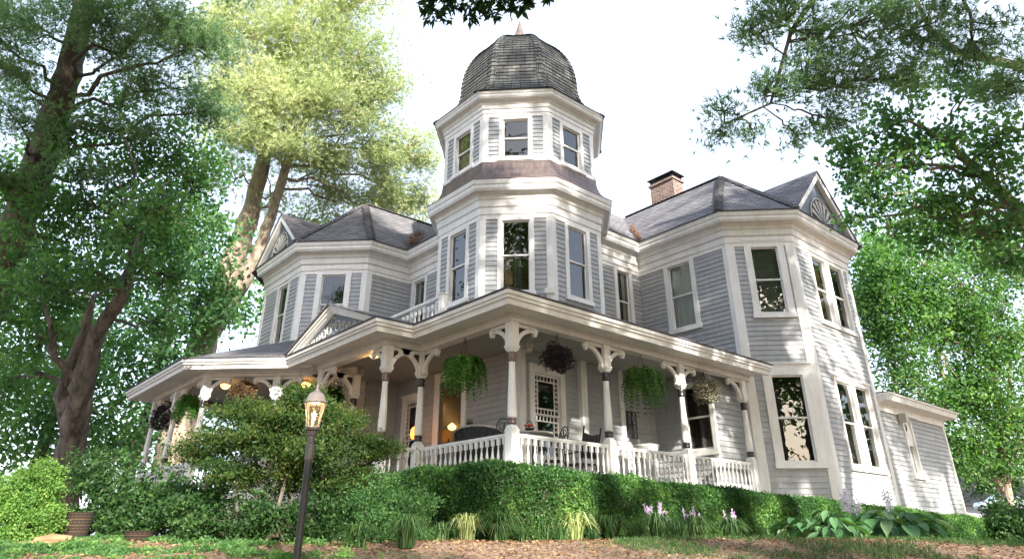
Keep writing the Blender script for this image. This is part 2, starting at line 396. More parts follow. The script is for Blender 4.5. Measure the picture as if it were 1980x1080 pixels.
# plan of the upper storeys (outward side on the right of travel)
U0, U1, L0, L1 = 5.22, 7.42, .84, 3.28       # sash openings upper / lower
UP = [(-.1, 14.7), (-.1, 11.42), (1.58, 9.75), (3.38, 9.75), (3.38, 3.66), (9.25, 3.66), (9.25, .05), (10.72, -1.42), (14.65, -1.42), (16.3, .2)]
ZT = 7.46
wall(UP[0], UP[1], 3.3, ZT, [dict(uc=1.83, w=.82, z0=U0, z1=U1, cas=.13)], 'left bay side wall')
wall(UP[1], UP[2], 3.3, ZT, [dict(uc=1.2, w=.86, z0=U0, z1=U1, cas=.2)])
wall(UP[2], UP[3], 3.3, ZT)
wall(UP[3], UP[4], 3.3, ZT, [dict(uc=.72, w=.72, z0=U0, z1=U1, cas=.13, kind='drape')])
wall(UP[4], UP[5], 3.3, ZT, [dict(uc=4.92, w=.62, z0=U0, z1=U1, cas=.17, kind='drape')])
wall(UP[5], UP[6], 3.0, ZT, [dict(uc=1.73, w=.9, z0=U0, z1=U1, cas=.17, kind='curtain')], 'wing wall with a curtained window')
wall(UP[6], UP[7], -1.3, ZT, [dict(uc=1.18, w=.84, z0=U0, z1=U1, cas=.21, kind='blind', lab='window with half-open blinds on the angled bay'), dict(uc=1.2, w=.9, z0=L0, z1=L1, cas=.26, top=.32, lab='large window with wide casing on the angled bay')])
wall(UP[7], UP[8], -1.3, ZT, [dict(uc=1.62, w=.92, z0=U0, z1=U1, cas=.13, kind='warm'), dict(uc=2.84, w=.92, z0=U0, z1=U1, cas=.13, kind='dark'),
    dict(uc=1.62, w=.96, z0=L0, z1=L1, cas=.12, kind='dark'), dict(uc=2.86, w=.96, z0=L0, z1=L1, cas=.12, kind='dark')])
wall(UP[8], UP[9], -1.3, ZT)
m = MB(UP[6]+(0,)); wall(UP[9], (16.3, 14), -1.3, ZT); wall((16.3, 14), (4, 17), -1.3, ZT); wall((4, 17), UP[0], -1.3, ZT)
# corner boards
boards(UP[6:9], -1.3, ZT, .21, skip={(0, 0)})
m = MB((9.25, .05, 3)); fr, L = frame(UP[6], UP[7]); m.fbox(fr, -.012, -.02, -1.3, .25, .036, ZT); m.build('corner_board', 'white_paint', HOUSE)
m = MB((9.25, .05, 5)); fr, L = frame(UP[5], UP[6]); m.fbox(fr, L-.14, -.02, -1.3, L+.012, .034, ZT); m.build('corner_board', 'white_paint', HOUSE)
boards(UP[0:3], 3.5, ZT, .17)
fr, L = frame(UP[2], UP[3]); m = MB((1.58, 9.75, 5)); m.fbox(fr, -.012, -.02, 3.5, .2, .033, ZT); m.build('corner_board', 'white_paint', HOUSE)

# cornices
def cornice(path, zb, zt, out, closed=False, name='cornice'):
    h = zt-zb; k = out/.5
    pr = [(-.02, zb-.13), (.04, zb-.13), (.04, zb-.01), (.066, zb), (.066, zb+.22*h), (.10*k+.02, zb+.26*h), (.11*k+.02, zb+.46*h), (.15*k+.02, zb+.49*h), (.17*k+.02, zb+.60*h),
          (.25*k, zb+.66*h), (.26*k, zb+.69*h), (.40*k, zb+.70*h), (.41*k, zb+.66*h), (.455*k, zb+.74*h), (.46*k, zb+.84*h), (.49*k, zb+.86*h), (.52*k, zb+.97*h), (.52*k, zt), (-.02, zt)]
    m = MB((path[0][0], path[0][1], zb)); sweep(m, path, pr, closed); return m.build(name, 'white_paint', HOUSE)
cornice(UP[0:5]+[(3.38, 3.66)][:0], 7.58, 8.5, .5); cornice(UP[4:10], 7.58, 8.5, .5)

# roofs of the main block
EV = 8.5
RF = MB((9, 6, 9))
S = .97; RZ = EV+S*3.2+.02
e = .55
ca, cb, cc = (8.70, -.18), (10.49, -1.97), (15.2, -1.97)       # right wing eave corners
P1 = (11.95, 1.42, RZ)
rec = (8.70, 3.11)
RF.poly([(rec[0], rec[1], EV), (ca[0], ca[1], EV), P1, (11.95, 6.34, RZ)])
RF.poly([(ca[0], ca[1], EV), (cb[0], cb[1], EV), P1])
RF.poly([(cb[0], cb[1], EV), (cc[0], cc[1], EV), P1])
RF.poly([(cc[0], cc[1], EV), (16.85, .0, EV), P1]); RF.poly([(16.85, 0, EV), (16.85, 14.2, EV), (11.95, 10, RZ), P1])
RF.poly([(2.83, 3.11, EV), (8.70, 3.11, EV), (11.95, 6.34, RZ), (6.08, 6.34, RZ)])
RF.poly([(2.83, 9.2, EV), (2.83, 3.11, EV), (6.08, 6.34, RZ), (6.08, 12.45, RZ)])
la, lb, lc = (1.36, 9.2), (-.65, 11.2), (-.65, 15.2)
P2 = (2.62, 12.45, RZ-.05)
RF.poly([(la[0], la[1], EV), (2.83, 9.2, EV), (6.08, 12.45, RZ), P2])
RF.poly([(lb[0], lb[1], EV), (la[0], la[1], EV), P2]); RF.poly([(lc[0], lc[1], EV), (lb[0], lb[1], EV), P2])
RF.poly([(1, 17.2, EV), (lc[0], lc[1], EV), P2]); RF.poly([(4, 17.4, EV), (1, 17.2, EV), P2, (8, 12.45, RZ)]); RF.poly([(16.85, 14.2, EV), (4, 17.4, EV), (8, 12.45, RZ), (11.95, 10, RZ)])
RF.poly([(6.08, 6.34, RZ), (11.95, 6.34, RZ), (11.95, 10, RZ), (8, 12.45, RZ), (6.08, 12.45, RZ)])
RF.build('roof', 'shingle', HOUSE, uv=True)
# roof edge (dark drip line) and hip caps
m = MB((9, 6, 8.5)); pth = [(-.1, 14.7)]+UP[1:5]
for pp in (UP[0:5], UP[4:10]): sweep(m, pp, [(.5, EV+.004), (.555, EV+.004), (.555, EV+.04), (.45, EV+.06)])
m.build('roof_edge', 'shingle', HOUSE, uv=True)
def hipcaps(a, b, w=.26, step=.16, mt='shingle'):
    a, b = Vector(a), Vector(b); d = (b-a); L = d.length; d.normalize(); s = d.cross(Vector((0, 0, 1))).normalized(); up = s.cross(d)
    m = MB(a); k = int(L/step)
    for i in range(k):
        p = a+d*(i*step); q = a+d*(i*step+step*1.15); r = .035
        m.add([p+s*w*.5-up*.02+up*r*.9, p+up*(r+.05), p-s*w*.5-up*.02+up*r*.9, q+s*w*.5-up*.02, q+up*.05, q-s*w*.5-up*.02], [(0, 3, 4, 1), (1, 4, 5, 2), (0, 1, 2)])
    return m.build('hip_cap', mt, HOUSE, uv=True)
hipcaps((*ca, EV+.03), P1, .34); hipcaps((*cb, EV+.03), P1); hipcaps((*la, EV+.03), P2, .34); hipcaps((*lb, EV+.03), P2)
hipcaps((11.95, 1.42, RZ), (11.95, 6.34, RZ), .24); hipcaps((6.08, 12.45, RZ), P2, .24)

def gable(origin, u, n, w, h, back, fan=True):
    """small gable: origin = centre of its base line on the wall, u along the wall, n outward"""
    o = Vector(origin); u = Vector((*u, 0)); n = Vector((*n, 0)); Z = Vector((0, 0, 1))
    fr = ((o.x, o.y), (u.x, u.y), (n.x, n.y)); hw = w/2
    apex = o+Z*h; G = MB(o)
    # roof planes
    ov = .55
    for sgn in (-1, 1):
        lo = o+u*(sgn*hw)+n*ov; hi = apex+n*ov; lob = o+u*(sgn*hw)-n*back*.15; hib = apex-n*back
        pts = [lo, hi, hib, lob] if sgn < 0 else [hi, lo, lob, hib]
        G.add([p+Z*.06 for p in pts]+[p for p in pts], [(0, 1, 2, 3), (7, 6, 5, 4), (0, 4, 5, 1), (1, 5, 6, 2), (2, 6, 7, 3), (3, 7, 4, 0)])
    g = G.build('gable_roof', 'shingle', HOUSE, uv=True)
    # tympanum
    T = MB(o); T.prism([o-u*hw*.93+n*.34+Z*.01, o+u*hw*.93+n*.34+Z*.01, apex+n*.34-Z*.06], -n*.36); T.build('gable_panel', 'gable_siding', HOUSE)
    # rake boards and base board
    R_ = MB(o); nu = ov-.04
    for sgn in (-1, 1):
        a = o+u*(sgn*hw)+n*nu; b = apex+n*nu; dn = .2
        d = (b-a).normalized(); pr = Vector((-d.z*u.x, -d.z*u.y, d.dot(u)))*(1 if sgn < 0 else -1)
        pr = pr if pr.z < 0 else -pr
        q = [a+Z*-.01, b+Z*-.01, b+Vector((0, 0, -dn*1.35)), a+pr*.0+u*(-sgn*dn*1.2)+Z*-.01]
        R_.prism([q[0], q[1], q[2], q[3]], -n*.16)
    R_.build('rake_board', 'white_paint', HOUSE)
    if fan:
        F = MB(o); r0 = hw*.38; c = o+n*.37+Z*.14
        arc = [c+u*(r0*cos(t))+Z*(r0*1.15*sin(t)) for t in [pi*i/20 for i in range(21)]]
        F.tube(arc, .03, 6)
        for i in range(1, 8):
            t = pi*i/8; tip = c+u*(r0*.93*cos(t))+Z*(r0*1.05*sin(t)); sd = u*(-sin(t))*.09*r0/.8+Z*cos(t)*.09*r0/.8
            F.prism([c+u*(.12*cos(t))+Z*(.12*sin(t)), tip+sd, tip-sd], n*.03)
        F.build('fan_ornament', 'pale_trim', HOUSE)
gable((12.65, -1.42, EV+.02), (1, 0), (0, -1), 4.4, 2.15, 2.3)
gable((-.1, 12.95, EV+.02), (0, -1), (-1, 0), 3.8, 1.75, 2.0)

# chimney
C_ = MB((12.9, 4.6, 11)); C_.box(12.5, 3.95, 9.6, 13.2, 5.15, 12.85); C_.box(12.44, 3.89, 12.85, 13.26, 5.21, 12.95); CH = C_.build('chimney', 'brick', HOUSE, uv=True)
C_ = MB((12.9, 4.6, 13)); C_.box(12.5, 3.95, 12.95, 13.2, 5.15, 13.02)
for x in (12.52, 13.14):
    for y in (3.97, 4.55, 5.09): C_.box(x, y, 13.02, x+.05, y+.05, 13.17)
C_.poly([(12.40, 3.85, 13.17), (13.3, 3.85, 13.17), (13.3, 5.25, 13.17), (12.40, 5.25, 13.17)])
ap = (12.85, 4.55, 13.42); q = [(12.40, 3.85, 13.18), (13.3, 3.85, 13.18), (13.3, 5.25, 13.18), (12.40, 5.25, 13.18)]
for i in range(4): C_.poly([q[i], q[(i+1) % 4], ap])
C_.build('chimney_cap', 'black_iron', CH)

# debris of pine needles in the valleys
rr = random.Random(3); D = MB((5, 9, 10))
def debris(a, b, n, w, mb):
    a, b = Vector(a), Vector(b)
    for i in range(n):
        t = rr.random(); p = a.lerp(b, t)+Vector((rr.gauss(0, w), rr.gauss(0, w), abs(rr.gauss(0, .03))))
        d = Vector((rr.uniform(-1, 1), rr.uniform(-1, 1), rr.uniform(-.2, .6))).normalized()*rr.uniform(.05, .12); s = d.orthogonal().normalized()*.012
        mb.add([p-s, p+s, p+d], [(0, 1, 2)])
debris((2.95, 9.1, EV+.25), (3.9, 10.1, EV+1.35), 1700, .12, D); debris((8.75, 3.1, EV+.1), (10.3, 4.65, EV+1.65), 900, .05, D)
D.build('pine_needle_debris', 'needle_debris', HOUSE, kind='stuff')

# ------------------------------------------------------------------ tower
TC = (4.486, 4.735)
def octa(r): t = r*tan(pi/8); a, b = TC; return [(a-r, b+t), (a-r, b-t), (a-t, b-r), (a+t, b-r), (a+r, b-t), (a+r, b+t), (a+t, b+r), (a-t, b+r)]
def tower_storey(r, z0, z1, w, wz0, wz1, cas, btop):
    o = octa(r); ww = 2*r*tan(pi/8)
    for i in range(8):
        p, q = o[i], o[(i+1) % 8]; wins = []
        if i in (0, 1, 2): wins = [dict(uc=ww/2, w=w, z0=wz0, z1=wz1, cas=cas, head=False, kind='warm' if i == 1 and z0 < 5 else 'dark')]
        wall(p, q, z0, z1, wins)
    boards(o, z0, z1, .16, closed=True)
    m = MB((*TC, z0)); sweep(m, o, [(-.02, btop), (.042, btop), (.042, z1), (-.02, z1)], True); m.build('frieze_board', 'white_paint', HOUSE)
tower_storey(2.54, 3.3, 7.56, .80, U0, U1, .14, 7.47)
cornice(octa(2.54), 7.62, 8.6, .44, True)
tower_storey(2.48, 9.5, 11.25, .80, 9.66, 11.04, .13, 11.14)
m = MB((*TC, 9)); sweep(m, octa(2.48), [(-.02, 9.46), (.06, 9.46), (.06, 9.57), (-.02, 9.58)], True); m.build('sill_board', 'white_paint', HOUSE)
cornice(octa(2.48), 11.26, 11.9, .40, True)
def oct_roof(name, mt, prof):
    m = MB((*TC, prof[0][1])); k = len(prof)
    for (r0, z0), (r1, z1) in zip(prof, prof[1:]):
        a, b = octa(r0), octa(r1)
        for i in range(8):
            j = (i+1) % 8; m.add([(*a[i], z0), (*a[j], z0), (*b[j], z1), (*b[i], z1)], [(0, 1, 2, 3)])
    return m.build(name, mt, HOUSE, uv=True)
oct_roof('copper_skirt_roof', 'copper', [(3.0, 8.59), (3.0, 8.63), (2.78, 8.78), (2.64, 8.98), (2.56, 9.2), (2.53, 9.455)])
dome = [(2.9, 11.89), (2.9, 11.93), (2.7, 12.05), (2.45, 12.27), (2.25, 12.55), (2.12, 12.85), (2.05, 13.15)]+[(2.03*sqrt(1-t*t), 13.4+2.70*t) for t in (0, .12, .25, .37, .49, .6, .7, .79, .86, .92, .955)]+[(.44, 16.17), (.27, 16.33)]
def dense(pr, n=3):
    out = []
    for i in range(len(pr)-1):
        p0 = pr[max(i-1, 0)]; p1 = pr[i]; p2 = pr[i+1]; p3 = pr[min(i+2, len(pr)-1)]
        for k in range(n):
            t = k/n; out.append(tuple(.5*((2*p1[j])+(-p0[j]+p2[j])*t+(2*p0[j]-5*p1[j]+4*p2[j]-p3[j])*t*t+(-p0[j]+3*p1[j]-3*p2[j]+p3[j])*t**3) for j in (0, 1)))
    return out+[pr[-1]]
DR = MB((*TC, 12)); dd = dense(dome, 2)
# shingle courses as real laps
L_ = [0]
for a, b in zip(dd, dd[1:]): L_.append(L_[-1]+hypot(a[0]-b[0], a[1]-b[1]))
def dprof(s):
    for i in range(len(dd)-1):
        if L_[i+1] >= s: t = (s-L_[i])/(L_[i+1]-L_[i]+1e-9); return (dd[i][0]+(dd[i+1][0]-dd[i][0])*t, dd[i][1]+(dd[i+1][1]-dd[i][1])*t)
    return dd[-1]
course = .155; s = 0
while s < L_[-1]-.02:
    (r0, z0), (r1, z1) = dprof(s), dprof(min(s+course, L_[-1])); a, a2, b = octa(r0+.028), octa(r0), octa(r1)
    for i in range(8):
        j = (i+1) % 8; DR.add([(*a[i], z0), (*a[j], z0), (*b[j], z1), (*b[i], z1)], [(0, 1, 2, 3)]); DR.add([(*a2[i], z0), (*a2[j], z0), (*a[j], z0), (*a[i], z0)], [(0, 1, 2, 3)])
    s += course
DR.build('dome_roof', 'dome_shingle', HOUSE, uv=True)
hp = MB((*TC, 12)); s = 0
while s < L_[-1]-.15:
    (r0, z0), (r1, z1) = dprof(s), dprof(min(s+.2, L_[-1])); a, b = octa(r0+.06), octa(r1+.03)
    for i in range(8):
        p = Vector((*a[i], z0)); q = Vector((*b[i], z1)); c = Vector((*TC, z0))
        tl = (Vector((*a[i-1], z0))-p).normalized(); tr = (Vector((*a[(i+1) % 8], z0))-p).normalized(); w = min(.17, r0*.3); w2 = min(.17, r1*.3)
        hp.add([p+tl*w, p, p+tr*w, q+tl*w2, q, q+tr*w2, p+tl*w-(p-c).normalized()*.06, p-(p-c).normalized()*.06, p+tr*w-(p-c).normalized()*.06], [(0, 1, 4, 3), (1, 2, 5, 4), (6, 7, 1, 0), (7, 8, 2, 1)])
    s += .2
hp.build('hip_cap', 'dome_shingle', HOUSE, uv=True)
m = MB((*TC, 16.4)); m.lathe((*TC, 0), [(.42, 16.12), (.34, 16.22), (.24, 16.5), (.12, 16.85), (.012, 17.34)], 16); m.build('finial', 'copper', HOUSE, smooth=False)
# downspout box on the tower's right corner
o = octa(2.54); frd, Ld = frame(o[1], o[2])
m = MB((*o[2], 5)); m.fbox(frd, Ld-.19, .04, 3.5, Ld+.02, .17, 5.05); m.fbox(frd, Ld-.24, .04, 5.05, Ld+.04, .24, 5.2); m.build('downspout_box', 'white_paint', HOUSE)

# ------------------------------------------------------------------ ground floor behind the porch
G = [(-.1, 14.7), (-.1, 11.42), (1.0, 10.32), (1.0, 8.0), (2.1, 8.0), (2.1, 2.1), (6.0, 2.1), (6.0, 2.33), (7.75, 2.33), (7.75, .3), (9.25, .3)]
ZC = 3.3
wall(G[0], G[1], -1.3, ZC); wall(G[1], G[2], -1.3, ZC); wall(G[2], G[3], -1.3, ZC); wall(G[3], G[4], -1.3, ZC)
wall(G[4], G[5], -1.3, ZC, [dict(uc=1.02, w=.86, z0=.7, z1=2.66, cas=.14, lattice=True, kind='warm', lab='window with small square border lights beside the front door')])
wall(G[5], G[6], -1.3, ZC, [dict(uc=.91, w=.92, z0=.7, z1=2.74, cas=.17, lattice=True, lab='window with small square border lights behind the corner post')])
wall(G[6], G[7], -1.3, ZC); wall(G[7], G[8], -1.3, ZC)
wall(G[8], G[9], -1.3, ZC, [dict(uc=1.50, w=.86, z0=1.14, z1=2.9, cas=.12, head=False, kind='warm', lab='dark porch window behind the last hanging basket')])
wall(G[9], G[10], -1.3, ZC)
boards(G[4:7], -.05, ZC, .15, skip={(0, 0), (1, 1)})
m = MB((4, 2.1, 1)); f_, l_ = frame(G[5], G[6]); m.fbox(f_, 2.05, -.02, -.05, 2.27, .16, ZC); m.build('pilaster', 'white_paint', HOUSE); m = MB((6, 2.1, 1)); m.fbox(f_, l_-.15, -.02, -.05, l_+.02, .04, ZC); m.build('pilaster', 'white_paint', HOUSE)
m = MB((7.75, .3, 1)); f_, l_ = frame(G[8], G[9]); m.fbox(f_, l_-.13, -.02, -.05, l_+.03, .035, ZC); m.build('corner_board', 'white_paint', HOUSE)
# front door with sidelight casing
fd, ld = frame(G[4], G[5]); cu = 3.0
m = MB((2.1, 5.0, 0))
for a, b in ((cu-.83, cu-.56), (cu+.50, cu+.70)): m.fbox(fd, a, -.02, 0, b, .06, 3.12)
m.fbox(fd, cu-.83, -.02, 2.96, cu+.7, .058, 3.24); DF = m.build('front_door', 'white_paint', HOUSE, label='dark front door with an amber-lit glass panel')
m = MB((2.1, 5.0, 0)); m.fbox(fd, cu-.555, -.02, 0, cu-.40, .03, 2.95); m.fbox(fd, cu+.40, -.02, 0, cu+.495, .03, 2.95); m.fbox(fd, cu-.4, -.02, 2.55, cu+.4, .03, 2.95); m.fbox(fd, cu-.4, -.02, 0, cu+.4, .03, .6); m.build('door_leaf', 'collar_black', DF)
m = MB((2.1, 5.0, 0)); m.fbox(fd, cu-.4, .0, .6, cu+.4, .026, 2.55); m.build('door_panel', 'door_glass', DF)
m = MB((2.1, 5.0, 1.5)); p = Vector((2.1-.12, 4.8, 1.6)); m.lathe(p, [(.02, .14), (.12, .05), (.10, -.02), (.03, -.06)], 10); m.build('lit_glass_lamp', 'room_light', DF)

# porch deck, skirt, ceiling
PP = [(3, 15.4), (-3.1, 15.4), (-3.1, 9.85), (-.05, 6.8), (-1.0, 6.8), (-1.0, 3.42), (0, 3.42), (0, 0), (9.2, 0)]
fl = offset_path(PP, .14)
m = MB((0, 0, 0)); m.prism([(x, y, -.16) for x, y in reversed(fl)]+[(9.2, 3, -.16)][::-1], (0, 0, .16)); m.build('porch_deck', 'deck', HOUSE)
m = MB((0, 0, 0)); sweep(m, PP, [(.10, -1.3), (.10, -.17), (.17, -.165), (.17, -.01), (.1, -.004)]); m.build('porch_skirt', 'white_paint', HOUSE)
cl = offset_path(PP, .1)
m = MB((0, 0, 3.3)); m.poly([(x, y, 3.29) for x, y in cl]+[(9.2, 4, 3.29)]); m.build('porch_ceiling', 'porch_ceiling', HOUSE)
PE = [(-.13, 3.10), (.13, 3.10), (.13, 3.19), (.155, 3.20), (.155, 3.31), (.2, 3.33), (.58, 3.34), (.6, 3.26), (.66, 3.27), (.67, 3.17), (.75, 3.16), (.80, 3.22), (.80, 3.30), (.84, 3.31), (.86, 3.40), (.86, 3.42), (-.13, 3.42)]
PE = [(-.13, 3.08), (.13, 3.08), (.13, 3.165), (.15, 3.17), (.15, 3.24), (.19, 3.25), (.21, 3.215), (.66, 3.20), (.66, 3.155), (.77, 3.15), (.79, 3.25), (.84, 3.27), (.84, 3.32), (.885, 3.335), (.885, 3.415), (-.13, 3.415)]
pa = [(3, 14.75), (-3.1, 14.75), (-3.1, 9.85), (-.75, 7.5)]; pb = [(.15, 6.8), (-1.0, 6.8), (-1.0, 3.42), (0, 3.42), (0, 0), (9.22, 0)]
m = MB((0, 0, 3)); sweep(m, pa, PE); sweep(m, [(-.9, 7.65), (0, 6.75)], [(-.13, 3.08), (.13, 3.08), (.13, 3.4), (-.13, 3.4)]); sweep(m, pb, PE); m.build('porch_cornice', 'white_paint', HOUSE)
# porch roof
R2 = MB((0, 0, 3.5)); s_ = .2; E0 = 3.425; oo = .9
def RR(x, y): return (x, y, E0+s_*max(0, min(x+oo, y+oo)))
R2.poly([(-oo, -oo, E0), (9.24, -oo, E0), (9.24, 3.7, E0+s_*4.6), (3.7, 3.7, E0+s_*4.6)])
R2.poly([(-oo, 8.4, E0), (-oo, -oo, E0), (3.7, 3.7, E0+s_*4.6), (3.7, 9.8, E0+s_*4.6)])
sl = .40
ch0 = (-4.0, 9.48); ch1 = (-1.9, 7.38)     # chamfer eave
zw = E0+sl*4.0
R2.poly([(-4.0, 15.65, E0), (*ch0, E0), (-.1, 11.24, zw), (-.1, 14.3, zw)]); R2.poly([(3, 15.65, E0), (-4.0, 15.65, E0), (-.1, 14.3, zw), (3, 14.3, zw)])
R2.poly([(*ch0, E0), (*ch1, E0), (0.4, 7.2, E0+sl*1.45), (1.62, 9.6, zw+.05), (-.1, 11.24, zw)])
R2.build('porch_roof', 'shingle', HOUSE, uv=True)
m = MB((0, 0, 3.42)); ed = [(.87, 3.419), (.915, 3.419), (.915, 3.45), (.8, 3.47)]; sweep(m, pa, ed); sweep(m, pb, ed); m.build('roof_edge', 'shingle', HOUSE, uv=True)
# portico pediment
px0, py0, py1, ph = -1.86, 2.58, 7.62, .98
pm = (py0+py1)/2; m = MB((px0, pm, 3.5)); ap = Vector((px0-.05, pm, E0+ph))
for (yy, sg) in ((py0-.04, 1), (py1+.04, -1)):
    lo = Vector((px0-.05, yy, E0+.03)); b0 = Vector((.6, yy, E0+.03)); b1 = Vector((2.2, pm, E0+ph))
    pts = [lo, ap, b1, b0] if sg < 0 else [lo, b0, b1, ap]
    m.add([p_ for p_ in pts]+[p_-Vector((0, 0, .05)) for p_ in pts], [(0, 1, 2, 3), (7, 6, 5, 4), (0, 4, 5, 1), (1, 5, 6, 2), (2, 6, 7, 3), (3, 7, 4, 0)])
m.build('portico_roof', 'shingle', HOUSE, uv=True)
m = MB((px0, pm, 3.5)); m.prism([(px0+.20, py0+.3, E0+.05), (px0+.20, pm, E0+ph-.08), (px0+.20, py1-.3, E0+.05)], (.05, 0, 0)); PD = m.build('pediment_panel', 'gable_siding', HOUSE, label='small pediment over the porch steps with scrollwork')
m = MB((px0, pm, 3.5))
for k, (ins, t, d) in enumerate(((0, .09, 0.0), (.09, .07, .05), (.16, .05, .10))):
    for sg in (-1, 1):
        yb = pm+sg*((py1-py0)/2-ins*2.3); yb2 = pm+sg*((py1-py0)/2-(ins+t)*2.3)
        m.prism([(px0+d, yb, E0+.02), (px0+d, pm, E0+ph-.02-ins*1.08), (px0+d, pm, E0+ph-.02-(ins+t)*1.08), (px0+d, yb2, E0+.02)], (.24, 0, 0))
m.fbox(((px0+.0, py1-.2), (0, -1), (-1, 0)), .1, -.25, E0+.0, py1-py0-.5, -.06, E0+.07)
m.build('pediment_moulding', 'white_paint', PD)
m = MB((px0, pm, 3.7))
def scroll(c, r, sg, turns=1.3):
    pts = []
    for i in range(26):
        t = i/25*turns*2*pi; rr_ = r*(1-.62*i/25); pts.append((px0+.19, c[0]+sg*rr_*cos(t), c[1]+rr_*sin(t)))
    m.tube(pts, .018, 5)
for sg in (-1, 1):
    for k, (dy, dz, r) in enumerate(((.22, .34, .17), (.52, .27, .14), (.82, .21, .12), (1.12, .17, .10), (1.4, .13, .07))): scroll((pm+sg*dy, E0+dz), r, sg if k % 2 else -sg)
scroll((pm, E0+.50), .15, 1, 1); m.build('pediment_scrollwork', 'pale_trim', PD)

# porch posts -------------------------------------------------------------
def bracket_shape(fr, mb):
    """curved bracket in the plane of direction u, starting at the post face"""
    u0 = .10
    def P(a, z, n): p, u, nn = fr; return (p[0]+u[0]*a+nn[0]*n, p[1]+u[1]*a+nn[1]*n, z)
    hw = .032
    mb.fbox(fr, u0, -hw, 3.005, .66, hw, 3.075)
    k = 14; o1 = []; o2 = []
    for i in range(k+1):
        t = i/k*pi/2; a = .115+.50*(1-cos(t)); z = 2.55+.44*sin(t); nx, nz = cos(t), sin(t)
        th = .035+.012*sin(2*t); o1.append((a-nx*th*-1, z+nz*-th)); o2.append((a-nx*th, z+nz*th))
    for i in range(k):
        q = [o1[i], o1[i+1], o2[i+1], o2[i]]; mb.prism([P(a, z, -hw) for a, z in q], Vector(P(0, 0, hw))-Vector(P(0, 0, -hw)))
    c = (.66, 2.985)      # scroll end
    q = [(c[0]+.065*cos(t), c[1]+.065*sin(t)) for t in [2*pi*i/12 for i in range(12)]]; mb.prism([P(a, z, -hw-.012) for a, z in q], Vector(P(0, 0, hw+.012))-Vector(P(0, 0, -hw-.012)))
    q = [(c[0]+.0+.04*cos(t), c[1]-.075+.04*sin(t)) for t in [2*pi*i/10 for i in range(10)]]; mb.prism([P(a, z, -hw-.008) for a, z in q], Vector(P(0, 0, hw+.008))-Vector(P(0, 0, -hw-.008)))
    # foot curl
    q = [(.115+.045*cos(t)+.01, 2.56+.05*sin(t)) for t in [2*pi*i/10 for i in range(10)]]; mb.prism([P(a, z, -hw-.01) for a, z in q], Vector(P(0, 0, hw+.01))-Vector(P(0, 0, -hw-.01)))
def porch_post(x, y, rot, dirs, brown=False, z0=0):
    ax = (cos(rot), sin(rot)); w = .105
    fr = ((x, y), ax, (-ax[1], ax[0])); m = MB((x, y, z0))
    m.fbox(fr, -w, -w, z0-.14, w, w, .86)
    def taper(z0_, w0, z1_, w1):
        c = lambda h, z: [(x+ax[0]*a*h-ax[1]*b*h, y+ax[1]*a*h+ax[0]*b*h, z) for a, b in ((-1, -1), (1, -1), (1, 1), (-1, 1))]
        m.add(c(w0, z0_)+c(w1, z1_), [(0, 1, 5, 4), (1, 2, 6, 5), (2, 3, 7, 6), (3, 0, 4, 7), (4, 5, 6, 7)])
    taper(.86, w, .94, w*.62)
    m.lathe((x, y, 0), [(.075, .93), (.083, .97), (.083, 1.085), (.09, 1.10), (.098, 1.16), (.096, 1.28), (.088, 1.55), (.074, 1.95), (.067, 2.15), (.067, 2.20), (.074, 2.22), (.074, 2.3), (.078, 2.4), (.078, 2.45)], 14)
    taper(2.50, w*1.05, 2.44, w*.7)
    m.fbox(fr, -w, -w, 2.5, w, w, 3.078)
    m.fbox(fr, -w-.018, -w-.018, 2.53, w+.018, w+.018, 2.57)
    o = m.build('porch_post', 'white_paint', HOUSE)
    cm = 'collar_brown' if brown else 'collar_black'
    for z, pr_ in ((.945, [(.08, 0), (.094, .02), (.094, .05), (.086, .07), (.098, .1), (.1, .125), (.088, .14)]), (2.225, [(.077, 0), (.092, .025), (.092, .05), (.082, .075), (.088, .12), (.094, .16), (.09, .195), (.08, .21)])):
        c = MB((x, y, z)); c.lathe((x, y, z), pr_, 14); c.build('collar', cm, o, smooth=True)
    for d in dirs:
        b = MB((x, y, 2.9)); bracket_shape(((x, y), d, (-d[1], d[0])), b); b.build('bracket', 'white_paint', o)
        # dark spandrel behind the bracket curve
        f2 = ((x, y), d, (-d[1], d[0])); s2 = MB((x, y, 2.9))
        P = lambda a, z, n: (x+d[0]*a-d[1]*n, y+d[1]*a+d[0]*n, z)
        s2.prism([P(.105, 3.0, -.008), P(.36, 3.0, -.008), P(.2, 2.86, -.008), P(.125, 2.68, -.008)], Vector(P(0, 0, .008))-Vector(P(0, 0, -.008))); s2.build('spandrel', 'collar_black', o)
X_, Y_ = (1, 0), (0, 1); nX, nY = (-1, 0), (0, -1); q2 = sqrt(.5); D1, D2 = (q2, -q2), (-q2, q2)
POSTS = [(0, 0, 0, [X_, Y_], True), (2.93, 0, 0, [X_, nX], False), (5.87, 0, 0, [X_, nX], False), (8.85, 0, 0, [nX], False),
         (0, 3.42, 0, [nY, nX], False), (-1.0, 3.42, 0, [X_, Y_], True), (-1.0, 6.8, 0, [nY, X_], True), (0, 6.8, 0, [nX, D2, Y_], False),
         (-1.6, 8.4, pi/4, [D1, D2], False), (-3.1, 9.85, 0, [D1, Y_], False), (-3.1, 12.5, 0, [Y_, nY], False), (-3.1, 14.9, 0, [nY, X_], True)]
for x, y, r, d, br in POSTS: porch_post(x, y, r, d, br)

